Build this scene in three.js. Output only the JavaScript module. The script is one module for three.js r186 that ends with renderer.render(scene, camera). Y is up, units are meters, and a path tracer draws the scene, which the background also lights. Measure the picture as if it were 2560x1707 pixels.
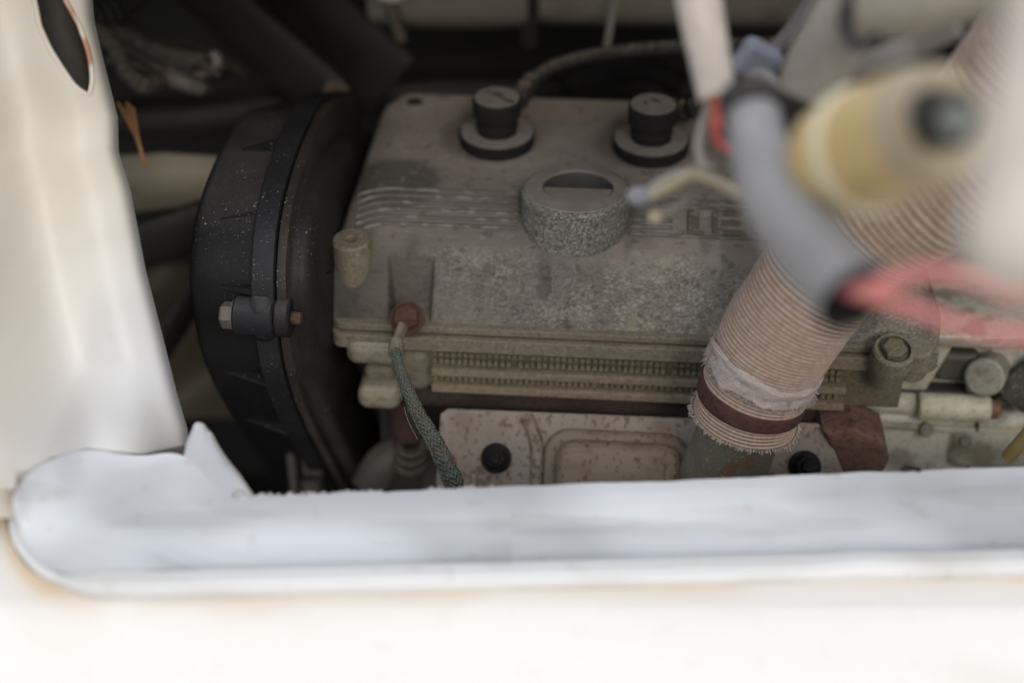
import * as THREE from 'three';
import { mergeGeometries } from 'three/addons/utils/BufferGeometryUtils.js';
import { RoundedBoxGeometry } from 'three/addons/geometries/RoundedBoxGeometry.js';

// ---------- camera, sky, sun, exposure ----------
const scene = new THREE.Scene();
const PITCH = THREE.MathUtils.degToRad(34), FOV = 27;
const camera = new THREE.PerspectiveCamera(FOV, 2560 / 1707, 0.02, 200);
camera.position.set(0, 1.24, 0.65);
camera.rotation.set(-PITCH, 0, 0);
camera.focus = 0.664;
camera.userData.fStop = 2.6;
camera.updateMatrixWorld(true);

const renderer = new THREE.WebGLRenderer({ antialias: true });
renderer.toneMapping = THREE.LinearToneMapping;
renderer.toneMappingExposure = 1.2;
renderer.shadowMap.enabled = true;

{ // bright overcast sky
  const w = 128, h = 64, d = new Float32Array(w * h * 4);
  for (let j = 0; j < h; j++) for (let i = 0; i < w; i++) {
    const e = ((j + 0.5) / h - 0.5) * Math.PI, s = Math.max(0, Math.sin(e));
    const L = e < 0 ? 0.28 : 0.62 + 0.45 * s, k = (j * w + i) * 4;
    d[k] = L * (e < 0 ? 1.0 : 0.95); d[k + 1] = L * (e < 0 ? 0.95 : 0.985); d[k + 2] = L * (e < 0 ? 0.86 : 1.06); d[k + 3] = 1;
  }
  const t = new THREE.DataTexture(d, w, h, THREE.RGBAFormat, THREE.FloatType);
  t.mapping = THREE.EquirectangularReflectionMapping; t.magFilter = THREE.LinearFilter; t.needsUpdate = true;
  scene.background = t; scene.environment = t;
}
const sun = new THREE.DirectionalLight(0xfff1e0, 0.9);
sun.position.set(0.5, 2.2, 2.2); sun.target.position.set(0, 0.86, 0.1);
sun.castShadow = true; sun.shadow.radius = 40;
sun.shadow.camera.left = sun.shadow.camera.bottom = -1; sun.shadow.camera.right = sun.shadow.camera.top = 1; sun.shadow.camera.far = 6;
scene.add(sun, sun.target);

// ---------- small helpers ----------
const V = (x, y, z) => new THREE.Vector3(x, y, z);
const lerp = THREE.MathUtils.lerp, clamp = THREE.MathUtils.clamp, sstep = (a, b, x) => { const t = clamp((x - a) / (b - a), 0, 1); return t * t * (3 - 2 * t); };
let seed = 7;
const rnd = () => { seed = (seed + 0x6d2b79f5) | 0; let t = Math.imul(seed ^ (seed >>> 15), 1 | seed); t = (t + Math.imul(t ^ (t >>> 7), 61 | t)) ^ t; return ((t ^ (t >>> 14)) >>> 0) / 4294967296; };
const hash = (x, y) => { let h = Math.imul(x, 374761393) + Math.imul(y, 668265263); h = Math.imul(h ^ (h >>> 13), 1274126177); return ((h ^ (h >>> 16)) >>> 0) / 4294967296; };
function vnoise(x, y, px, py) { // value noise, periodic
  const xi = Math.floor(x), yi = Math.floor(y), fx = x - xi, fy = y - yi, m = (a, p) => ((a % p) + p) % p;
  const u = fx * fx * (3 - 2 * fx), v = fy * fy * (3 - 2 * fy), x0 = m(xi, px), x1 = m(xi + 1, px), y0 = m(yi, py), y1 = m(yi + 1, py);
  return lerp(lerp(hash(x0, y0), hash(x1, y0), u), lerp(hash(x0, y1), hash(x1, y1), u), v);
}
function fbm(u, v, f, oct = 4) { let s = 0, a = 0.5, n = 0; for (let i = 0; i < oct; i++) { s += a * vnoise(u * f + i * 17, v * f + i * 31, f, f); n += a; a *= 0.5; f *= 2; } return s / n; }
const toS = (c) => Math.round(255 * (c <= 0.0031308 ? 12.92 * c : 1.055 * Math.pow(Math.max(c, 0), 1 / 2.4) - 0.055));
function tex(w, h, fn, srgb = true) { // fn(u, v) -> [r, g, b] linear
  const d = new Uint8Array(w * h * 4);
  for (let j = 0; j < h; j++) for (let i = 0; i < w; i++) {
    const c = fn((i + 0.5) / w, (j + 0.5) / h), k = (j * w + i) * 4;
    for (let q = 0; q < 3; q++) d[k + q] = srgb ? clamp(toS(clamp(c[q], 0, 1)), 0, 255) : clamp(Math.round(c[q] * 255), 0, 255);
    d[k + 3] = 255;
  }
  const t = new THREE.DataTexture(d, w, h);
  t.wrapS = t.wrapT = THREE.RepeatWrapping; t.magFilter = THREE.LinearFilter; t.minFilter = THREE.LinearFilter;
  if (srgb) t.colorSpace = THREE.SRGBColorSpace;
  t.needsUpdate = true;
  return t;
}
const mix3 = (a, b, t) => [lerp(a[0], b[0], t), lerp(a[1], b[1], t), lerp(a[2], b[2], t)];
const mul3 = (a, k) => [a[0] * k, a[1] * k, a[2] * k];

// ---------- materials (textures repeat every `size` metres; uv are metres) ----------
function mat(name, size, rough, fn, { res = 512, bump = 0, bumpFn, metal = 0, sheen = 0, extra = {} } = {}) {
  const map = tex(res, res, fn); map.repeat.set(1 / size, 1 / size);
  const m = new THREE.MeshPhysicalMaterial({ name, map, roughness: rough, metalness: metal, vertexColors: true, side: THREE.DoubleSide, ...extra });
  if (bump) { const b = tex(res, res, bumpFn ?? ((u, v) => { const k = fbm(u, v, 24, 4); return [k, k, k]; }), false); b.repeat.copy(map.repeat); m.bumpMap = b; m.bumpScale = bump; }
  return m;
}
const speck = (u, v, f, th) => sstep(th, th + 0.12, fbm(u, v, f, 3));
const M = {
  alloy: mat('dull cast alloy', 0.11, 0.72, (u, v) => {
    const a = fbm(u, v, 6), b = fbm(u + 0.3, v, 60, 3), s = speck(u, v, 110, 0.58), k = speck(u + 0.5, v, 90, 0.58);
    let c = mix3([0.15, 0.132, 0.10], [0.25, 0.224, 0.175], a * 0.8 + b * 0.3);
    c = mix3(c, [0.33, 0.31, 0.27], s * 0.4); c = mix3(c, [0.07, 0.065, 0.05], k * 0.45); return c;
  }, { bump: 0.0005 }),
  mottled: mat('mottled oxidised alloy', 0.09, 0.75, (u, v) => {
    const a = fbm(u, v, 5), s = sstep(0.48, 0.72, fbm(u, v, 104, 3)), k = sstep(0.48, 0.68, fbm(u + 0.37, v + 0.2, 92, 3));
    let c = mix3([0.14, 0.135, 0.11], [0.19, 0.18, 0.15], a);
    c = mix3(c, [0.37, 0.36, 0.32], s * 0.6); c = mix3(c, [0.045, 0.045, 0.038], k * 0.7); return c;
  }, { bump: 0.0006 }),
  greyalloy: mat('grey cast alloy', 0.14, 0.6, (u, v) => {
    const a = fbm(u, v, 5), b = fbm(u, v + 0.4, 50, 3), s = speck(u, v, 120, 0.58), o = sstep(0.5, 0.75, fbm(u + 0.2, v + 0.7, 4));
    let c = mix3([0.30, 0.295, 0.26], [0.48, 0.475, 0.43], a * 0.7 + b * 0.4);
    c = mix3(c, [0.33, 0.28, 0.17], o * 0.45); c = mix3(c, [0.15, 0.145, 0.12], s * 0.4); return mix3(c, [0.13, 0.115, 0.085], 0.7 * sstep(0.52, 0.72, fbm(u + 0.55, v + 0.15, 8, 4))); 
  }, { bump: 0.0009 }),
  plastic: mat('black plastic with dust', 0.12, 0.5, (u, v) => {
    const a = fbm(u, v, 8), s = speck(u, v, 150, 0.745) * (0.15 + 0.85 * sstep(0.42, 0.66, fbm(u + 0.2, v + 0.6, 7, 3))), b = fbm(u + 0.1, v, 90, 2);
    let c = mul3([0.0105, 0.0105, 0.0115], 0.6 + a * 0.6 + b * 0.3);
    return mix3(c, [0.16, 0.17, 0.18], s * 0.9);
  }, { res: 1024, bump: 0.0002, extra: { specularIntensity: 0.35 } }),
  rubber: mat('dusty black rubber', 0.08, 0.8, (u, v) => { const a = fbm(u, v, 8), s = speck(u, v, 60, 0.64); return mix3(mul3([0.013, 0.0125, 0.0118], 0.6 + a * 0.9), [0.07, 0.062, 0.05], s * 0.4); }, { bump: 0.0002, extra: { specularIntensity: 0.35 } }),
  paint: mat('cream body paint', 0.5, 0.42, (u, v) => {
    const a = fbm(u, v, 4), s = sstep(0.52, 0.75, fbm(u + 0.3, v + 0.1, 9)), b = speck(u, v, 60, 0.7);
    let c = mix3([0.70, 0.665, 0.585], [0.78, 0.75, 0.69], a); c = mix3(c, [0.58, 0.50, 0.40], s * 0.3); return mix3(c, [0.42, 0.36, 0.28], b * 0.05);
  }, { bump: 0.0004, extra: { clearcoat: 0.12, clearcoatRoughness: 0.4 } }),
  sillpaint: mat('white sill paint', 0.4, 0.33, (u, v) => {
    const a = fbm(u, v, 5), s = sstep(0.52, 0.8, fbm(u + 0.3, v + 0.1, 7)), b = speck(u, v, 50, 0.72);
    let c = mix3([0.57, 0.575, 0.575], [0.66, 0.665, 0.665], a); c = mix3(c, [0.47, 0.45, 0.42], s * 0.45); c = mix3(c, [0.44, 0.42, 0.39], 0.35 * sstep(0.62, 0.72, fbm(u * 0.25, v + 0.4, 24, 2))); return mix3(c, [0.40, 0.35, 0.30], b * 0.22);
  }, { bump: 0.0004, extra: { clearcoat: 0.15, clearcoatRoughness: 0.35 } }),
  grimy: mat('grimy cream paint', 0.35, 0.6, (u, v) => { const a = fbm(u, v, 4), s = sstep(0.45, 0.7, fbm(u + 0.3, v, 8)); return mix3(mix3([0.36, 0.33, 0.27], [0.52, 0.48, 0.40], a), [0.2, 0.17, 0.13], s * 0.5); }),
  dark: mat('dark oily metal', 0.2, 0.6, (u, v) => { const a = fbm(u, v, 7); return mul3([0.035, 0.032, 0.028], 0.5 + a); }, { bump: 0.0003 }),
  rust: mat('rusty iron', 0.05, 0.85, (u, v) => { const a = fbm(u, v, 6), s = speck(u, v, 30, 0.55); return mix3(mix3([0.06, 0.030, 0.023], [0.125, 0.066, 0.048], a), [0.03, 0.018, 0.015], s * 0.6); }, { bump: 0.0005 }),
  shield: mat('heat shield steel with rust spots', 0.10, 0.62, (u, v) => {
    const a = fbm(u, v, 5), d = fbm(u + 0.6, v, 4, 2), s = sstep(0.56, 0.76, fbm(u, v, 60, 2) + 0.25 * (d - 0.5)), t = sstep(0.5, 0.8, fbm(u + 0.4, v + 0.3, 9));
    let c = mix3([0.20, 0.170, 0.14], [0.295, 0.26, 0.218], a);
    c = mix3(c, [0.16, 0.105, 0.065], t * 0.5); c = mix3(c, [0.10, 0.056, 0.028], s * 0.8); return mul3(c, 0.92);
  }, { bump: 0.0003 }),
  olive: mat('olive pipe metal', 0.08, 0.5, (u, v) => { const a = fbm(u, v, 6), s = sstep(0.6, 0.75, fbm(u + 0.4, v, 9)), b = speck(u, v, 80, 0.66); let c = mix3([0.10, 0.105, 0.075], [0.17, 0.17, 0.125], a); c = mix3(c, [0.16, 0.075, 0.03], s * 0.8); return mix3(c, [0.33, 0.32, 0.27], b * 0.5); }, { bump: 0.0002 }),
  cloth: mat('woven hose cloth', 0.012, 0.95, (u, v) => {
    const x = u * 16, y = v * 16, w = 0.5 + 0.5 * Math.sin((x + y) * Math.PI * 2 / 1) * 1, n = fbm(u, v, 10, 3);
    return mul3(mix3([0.30, 0.235, 0.19], [0.50, 0.41, 0.34], w), 0.75 + n * 0.5);
  }, { res: 256, bump: 0.00025, bumpFn: (u, v) => { const w = 0.5 + 0.5 * Math.sin((u + v) * 16 * Math.PI * 2); return [w, w, w]; } }),
  gauze: mat('frayed gauze', 0.012, 0.95, (u, v) => {
    const x = Math.abs(Math.sin(u * 10 * Math.PI)), y = Math.abs(Math.sin(v * 10 * Math.PI)), hole = sstep(0.75, 0.95, Math.min(x, y)), n = fbm(u, v, 12, 3);
    return mul3(mix3([0.42, 0.365, 0.33], [0.09, 0.07, 0.065], hole), 0.75 + n * 0.5);
  }, { res: 256, bump: 0.0003, bumpFn: (u, v) => { const x = Math.abs(Math.sin(u * 10 * Math.PI)), y = Math.abs(Math.sin(v * 10 * Math.PI)), k = 1 - Math.min(x, y); return [k, k, k]; } }),
  braid: mat('verdigris copper braid', 0.02, 0.7, (u, v) => {
    const s = Math.sin((u * 10 + v * 6) * Math.PI * 2), t = Math.sin((u * 10 - v * 6) * Math.PI * 2), k = Math.max(s, t) * 0.5 + 0.5, n = fbm(u, v, 8, 3), g = sstep(0.4, 0.7, n);
    return mul3(mix3([0.085, 0.083, 0.062], [0.068, 0.092, 0.074], g), 0.6 + k * 0.55);
  }, { res: 256, bump: 0.0005, bumpFn: (u, v) => { const s = Math.sin((u * 10 + v * 6) * Math.PI * 2), t = Math.sin((u * 10 - v * 6) * Math.PI * 2), k = Math.max(s, t) * 0.5 + 0.5; return [k, k, k]; } }),
  plain: mat('plain worn surface', 0.15, 0.55, (u, v) => { const a = fbm(u, v, 6), b = fbm(u + 0.3, v, 40, 3), k = 0.78 + 0.3 * (a - 0.5) + 0.25 * (b - 0.5); return [k, k, k]; }, { bump: 0.0002 }),
};
M.boot = M.plain.clone(); M.boot.name = 'dusty rubber boot'; M.boot.roughness = 0.85; M.boot.specularIntensity = 0.35;
M.amber = new THREE.MeshPhysicalMaterial({ name: 'amber plastic', color: new THREE.Color().setRGB(0.60, 0.475, 0.235), roughness: 0.35, side: THREE.DoubleSide, vertexColors: true });

// ---------- geometry helpers ----------
function boxUV(g) {
  if (!g.attributes.normal) g.computeVertexNormals();
  const p = g.attributes.position, n = g.attributes.normal, uv = new Float32Array(p.count * 2);
  for (let i = 0; i < p.count; i++) {
    const ax = Math.abs(n.getX(i)), ay = Math.abs(n.getY(i)), az = Math.abs(n.getZ(i));
    if (ay >= ax && ay >= az) { uv[2 * i] = p.getX(i); uv[2 * i + 1] = p.getZ(i); } else if (az >= ax) { uv[2 * i] = p.getX(i); uv[2 * i + 1] = p.getY(i); } else { uv[2 * i] = p.getZ(i); uv[2 * i + 1] = p.getY(i); }
  }
  g.setAttribute('uv', new THREE.BufferAttribute(uv, 2));
  return g;
}
// per-vertex tint: base colour factor, dust factor where the surface looks up
function tint(g, base = [1, 1, 1], dust = null, lo = 0.55, hi = 0.95, own = null) {
  const p = g.attributes.position, n = g.attributes.normal, c = new Float32Array(p.count * 3);
  for (let i = 0; i < p.count; i++) {
    let k = base;
    if (dust) k = mix3(base, dust, sstep(lo, hi, n.getY(i)));
    if (own) k = own(p.getX(i), p.getY(i), p.getZ(i), k, i);
    c[3 * i] = k[0]; c[3 * i + 1] = k[1]; c[3 * i + 2] = k[2];
  }
  g.setAttribute('color', new THREE.BufferAttribute(c, 3));
  return g;
}
function gridGeo(nu, nv, fn, { closeU = false, uvfn = null } = {}) { // fn(a, b) in 0..1 -> Vector3
  const pos = [], uv = [], idx = [], prev = [];
  for (let j = 0; j <= nv; j++) { let run = 0; for (let i = 0; i <= nu; i++) {
    const q = fn(i / nu, j / nv); pos.push(q.x, q.y, q.z);
    if (i) run += q.distanceTo(prev.at(-1)); prev.push(q);
    if (uvfn) uv.push(...uvfn(i / nu, j / nv, q)); else { const up = j ? prev[(j - 1) * (nu + 1) + i].distanceTo(q) + uv[((j - 1) * (nu + 1) + i) * 2 + 1] : 0; uv.push(run, up); }
  } }
  for (let j = 0; j < nv; j++) for (let i = 0; i < nu; i++) { const a = j * (nu + 1) + i, b = a + 1, c = a + nu + 1, d = c + 1; idx.push(a, b, d, a, d, c); }
  const g = new THREE.BufferGeometry();
  g.setAttribute('position', new THREE.Float32BufferAttribute(pos, 3)); g.setAttribute('uv', new THREE.Float32BufferAttribute(uv, 2)); g.setIndex(idx);
  g.computeVertexNormals();
  if (closeU) { const n = g.attributes.normal, a = V(), b = V(); for (let j = 0; j <= nv; j++) { const i0 = j * (nu + 1), i1 = i0 + nu; a.fromBufferAttribute(n, i0); b.fromBufferAttribute(n, i1); a.add(b).normalize(); n.setXYZ(i0, a.x, a.y, a.z); n.setXYZ(i1, a.x, a.y, a.z); } }
  return g;
}
function frames(pts, n) { // evenly spaced points with a parallel-transported frame
  const c = new THREE.CatmullRomCurve3(pts, false, 'centripetal'); c.arcLengthDivisions = 400;
  const P = c.getSpacedPoints(n), out = []; let nor = null;
  for (let i = 0; i <= n; i++) {
    const t = P[Math.min(i + 1, n)].clone().sub(P[Math.max(i - 1, 0)]).normalize();
    if (!nor) { nor = Math.abs(t.y) < 0.9 ? V(0, 1, 0) : V(1, 0, 0); }
    nor = nor.clone().addScaledVector(t, -nor.dot(t)).normalize();
    out.push({ p: P[i], t, n: nor, b: t.clone().cross(nor) });
  }
  out.length_ = c.getLength();
  return out;
}
function sweep(pts, rad, { n = 60, m = 20, cap = true, sy = 1 } = {}) { // tube of varying radius rad(t, angle)
  const F = frames(pts, n), L = F.length_, R = typeof rad === 'number' ? () => rad : rad;
  const at = (a, j) => { const f = F[j], th = a * Math.PI * 2, r = R(j / n, th); return f.p.clone().addScaledVector(f.n, Math.cos(th) * r).addScaledVector(f.b, Math.sin(th) * r * sy); };
  const g = gridGeo(m, n, (a, b) => at(a, Math.round(b * n)), { closeU: true, uvfn: (a, b) => [a * 2 * Math.PI * R(0, 0), b * L] });
  if (!cap) return g;
  const caps = [0, n].map((j) => gridGeo(m, 1, (a, b) => (b ? F[j].p.clone() : at(a, j)), {}));
  return mergeGeometries([g, ...caps]);
}
function lathe(profile, seg = 40) { const g = new THREE.LatheGeometry(profile.map(([r, y]) => new THREE.Vector2(r, y)), seg); return boxUV(g); }
function sharpLathe(profile, seg = 40) { // each profile edge keeps its own normals
  const gs = []; for (let i = 0; i + 1 < profile.length; i++) gs.push(new THREE.LatheGeometry([profile[i], profile[i + 1]].map(([r, y]) => new THREE.Vector2(r, y)), seg));
  return boxUV(mergeGeometries(gs));
}
function hexHead(r, h) { // bevelled hexagon, base at y = 0
  let g = new THREE.LatheGeometry([[r, 0], [r, h * 0.8], [r * 0.86, h], [0.00001, h]].map(([a, b]) => new THREE.Vector2(a, b)), 6).toNonIndexed();
  g.computeVertexNormals(); return boxUV(g);
}
function rbox(w, h, d, r = 0.002, s = 3) { return boxUV(new RoundedBoxGeometry(w, h, d, s, Math.min(r, w / 2.01, h / 2.01, d / 2.01))); }
function orient(g, at, dir, spin = 0) { const q = new THREE.Quaternion().setFromUnitVectors(V(0, 1, 0), dir.clone().normalize()); if (spin) g.rotateY(spin); g.applyQuaternion(q); return g.translate(at.x, at.y, at.z); }
function pieces(...gs) { return mergeGeometries(gs.map((g) => { const h = g.index ? g.toNonIndexed() : g.clone(); for (const k of Object.keys(h.attributes)) if (!['position', 'normal', 'uv', 'color'].includes(k)) h.deleteAttribute(k); if (!h.attributes.normal) h.computeVertexNormals(); if (!h.attributes.uv) boxUV(h); return h; })); }

const used = {};
const numbered = (n) => { const k = used[n] = (used[n] ?? -1) + 1; return k ? n + '_' + String(k).padStart(3, '0') : n; };
function part(name, g, m, parent, t = {}) {
  if (!g.attributes.uv) boxUV(g);
  if (!g.attributes.color) tint(g, t.base, t.dust, t.lo, t.hi, t.own);
  const o = new THREE.Mesh(g, m); o.name = name; o.castShadow = o.receiveShadow = true;
  if (t.label) o.userData.label = t.label; if (t.kind) o.userData.kind = t.kind;
  (parent ?? scene).add(o); return o;
}
function thing(name, label, category, group) { const o = new THREE.Group(); o.name = numbered(name); o.userData = { label, category }; if (group) o.userData.group = group; scene.add(o); return o; }
function rebase(o) { // put the group at the bottom centre of its things
  o.updateMatrixWorld(true); const b = new THREE.Box3().setFromObject(o), c = b.getCenter(V()); c.y = b.min.y;
  o.position.copy(c); for (const k of o.children) k.position.sub(c); o.updateMatrixWorld(true);
}

// ---------- sight lines: where the line of sight through photo point (u, v) meets a plane ----------
const FP = 784 / Math.tan(THREE.MathUtils.degToRad(FOV / 2)), cP = Math.cos(PITCH), sP = Math.sin(PITCH), CAM = camera.position.clone();
const ray = (u, v) => V((u - 1176) / FP, (784 - v) / FP * cP - sP, -(784 - v) / FP * sP - cP);
const W = (ax) => (u, v, val) => { const d = ray(u, v); return CAM.clone().addScaledVector(d, (val - CAM[ax]) / d[ax]); };
const Wx = W('x'), Wy = W('y'), Wz = W('z'), Wd = (u, v, d) => CAM.clone().addScaledVector(ray(u, v), d);
const YAW = THREE.MathUtils.degToRad(-4.6), UP = V(0, 1, 0);
const toE = (p) => p.clone().applyAxisAngle(UP, -YAW);                 // world -> engine axes
const CE = toE(CAM), eray = (u, v) => toE(ray(u, v));
const E = (ax) => (u, v, val) => { const d = eray(u, v); return CE.clone().addScaledVector(d, (val - CE[ax]) / d[ax]); };
const Ex = E('x'), Ey = E('y'), Ez = E('z'), Ed = (u, v, d) => toE(Wd(u, v, d));

// ======================================================================================
// VAN BODY: the painted frame round the engine opening and the walls of the engine bay
// ======================================================================================
const body = thing('van_body', 'cream painted van body framing the open engine bay, with sill, pillar and bulkhead', 'van body');
const SY = 0.86, bA = Wy(560, 1135, SY), bB = Wy(2352, 1066, SY);           // back edge of the sill ledge
const fA = Wy(200, 1316, SY + 0.001), fB = Wy(2352, 1262, SY + 0.001);      // front edge of the ledge
let prof;
const sillTone = (x, y, z) => mul3([0.935, 0.962, 1.015], 0.86 + 0.26 * sstep(0.35, 0.7, vnoise(x * 14 + 40, z * 30, 999, 999)));
const onLine = (a, b, x) => lerp(a.z, b.z, (x - a.x) / (b.x - a.x));
{
  // ledge with a rolled back edge and the inner wall below it; the front lip rises along the opening
  const x0 = bA.x + 0.0035, x1 = 0.42, N = 260;
  prof = (x) => {
    const zb = onLine(bA, bB, x) , zf = onLine(fA, fB, x), nz = 0.0012 * (vnoise(x * 60 + 50, 3, 999, 999) - 0.5) + 0.0009 * (vnoise(x * 210 + 50, 9, 999, 999) - 0.5) * (x < -0.02 ? 1.6 : 0.5), dent = 0.0016 * Math.exp(-(((x - 0.06) / 0.05) ** 2));
    return [[zb + 0.004, SY - 0.12], [zb + 0.002, SY - 0.04], [zb + 0.0008, SY - 0.006], [zb + nz, SY - 0.0012], [zb + 0.0015 + nz, SY], [zb + 0.008, SY - 0.0004], [lerp(zb, zf, 0.30), SY - 0.0012 - dent * 0.4], [lerp(zb, zf, 0.45), SY - 0.003 - dent],
      [lerp(zb, zf, 0.62), SY - 0.0044], [lerp(zb, zf, 0.8), SY - 0.005], [lerp(zb, zf, 0.93), SY - 0.004], [zf - 0.001, SY - 0.0005], [zf, SY + 0.0014]];
  };
  const K = prof(0).length - 1, g = gridGeo(N, K * 3, (a, b) => {
    const x = lerp(x0, x1, a), p = prof(x), t = b * K, i = Math.min(K - 1, Math.floor(t)), f = t - i;
    return V(x, lerp(p[i][1], p[i + 1][1], f), lerp(p[i][0], p[i + 1][0], f));
  }, { uvfn: (a, b, q) => [q.x, q.z - q.y] });
  part('sill', g, M.sillpaint, body, { own: sillTone });
  // rolled lip along the front of the ledge, with a fine groove; it thins out round the corner
  const lipP = [[70, 1086], [40, 1118], [27, 1168], [33, 1226], [57, 1266], [103, 1308], [168, 1331]].map(([u, v]) => Wy(u, v, SY + 0.001)).concat([330, 470, 700, 1000, 1400, 1700, 1790, 1850, 1950, 2352, 2700].map((u) => { const x = Wy(u, 1316, SY).x; return V(x, SY + 0.001, onLine(fA, fB, x) + 0.0058); }));
  const LF = frames(lipP, 360);
  const lip = gridGeo(26, 360, (a, b) => {
    const f = LF[Math.round(b * 360)], out = V(f.t.z, 0, -f.t.x).normalize(); if (out.x * (f.p.x + 0.09) + out.z * (f.p.z - 0.21) < 0) out.negate();
    const k = sstep(-0.176, -0.155, f.p.x), th = a * Math.PI, bulge = 0.0014 * Math.exp(-(((f.p.x - 0.135) / 0.012) ** 2)), groove = 0.0006 * Math.exp(-(((a - 0.45) / 0.05) ** 2)) * k, r = lerp(0.0016, 0.0056, k);
    return f.p.clone().addScaledVector(out, -Math.cos(th) * r * 1.15).add(V(0, Math.sin(th) * (r * 0.62 - groove + bulge) - (a === 0 || a === 1 ? 0.004 : 0.001), 0));
  }, { uvfn: (a, b, q) => [q.x, q.z] });
  part('lip', lip, M.sillpaint, body, { base: [1.12, 1.12, 1.1] });
  // outer skin round the opening, curving down and forward; brown stain along the lip
  const skinS = [[-420, 1078], [-60, 1080], [-8, 1100], [8, 1175], [22, 1236], [46, 1284], [92, 1326], [160, 1354]].map(([u, v]) => Wy(u, v, SY - 0.002)).concat([330, 470, 800, 1300, 1800, 2352, 2700].map((u) => { const x = Wy(u, 1316, SY).x; return V(x, SY - 0.002, onLine(fA, fB, x) + 0.0112); }));
  const SF = new THREE.CatmullRomCurve3(skinS, false, 'centripetal').getSpacedPoints(240);
  const skin = gridGeo(240, 60, (a, b) => {
    const p = SF[Math.round(a * 240)], z = lerp(p.z, 0.42, b), d = Math.max(0, z - 0.262);
    return V(p.x, SY - 0.002 - 0.55 * d - 4.2 * d * d - 0.0012 * sstep(0, 0.08, b), z);
  }, { uvfn: (a, b, q) => [q.x, q.z - q.y] });
  const stain = (x, d) => Math.exp(-d / 0.0055) * (0.30 + 0.5 * vnoise(x * 40 + 30, 2, 999, 999)) + sstep(-0.145, -0.172, x) * Math.exp(-d / 0.011) * (0.35 + 0.55 * vnoise(x * 60 + 30, d * 90, 999, 999));
  tint(skin, [1, 1, 1], null, 0, 1, (x, y, z, k, i) => { const p = SF[i % 241], d = z - p.z; return mix3([1.1, 1.14, 1.22], [0.80, 0.60, 0.36], clamp(stain(x, d) * (p.z < 0.205 ? 0.2 : 1), 0, 0.75)); });
  part('outer_panel', skin, M.paint, body);
}
// pillar: wide pressing at the left with two soft swellings and an oval hole near the top
const pEdge = [[-140, 195], [0, 212], [50, 216], [150, 240], [270, 270], [350, 272], [440, 300], [620, 334], [760, 370], [900, 405], [985, 430], [1060, 440]];
const edgeU = (v) => { for (let i = 0; i + 1 < pEdge.length; i++) if (v <= pEdge[i + 1][0]) return lerp(pEdge[i][1], pEdge[i + 1][1], clamp((v - pEdge[i][0]) / (pEdge[i + 1][0] - pEdge[i][0]), 0, 1)); return 440; };
const holeL = [[-60, 72], [0, 78], [60, 90], [110, 112], [170, 150], [212, 182], [218, 196]], holeR = [[-60, 130], [0, 150], [60, 182], [110, 200], [150, 209], [190, 212], [218, 202]];
const tab = (t, v) => { if (v > t.at(-1)[0]) return null; for (let i = 0; i + 1 < t.length; i++) if (v <= t[i + 1][0]) return lerp(t[i][1], t[i + 1][1], clamp((v - t[i][0]) / (t[i + 1][0] - t[i][0]), 0, 1)); return null; };
const pDepth = (u, v) => {
  const e = edgeU(v), s = e - u, ridge = 0.0075 * Math.exp(-(((s - 110) / 85) ** 2)), valley = -0.002 * Math.exp(-(((s - 225) / 60) ** 2));
  const low = sstep(820, 1060, v) * 0.026;
  return 0.626 - 0.055 * sstep(120, 560, s) - ridge - valley + 0.014 * Math.exp(-s / 9) - low * sstep(10, 190, s);
};
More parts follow.
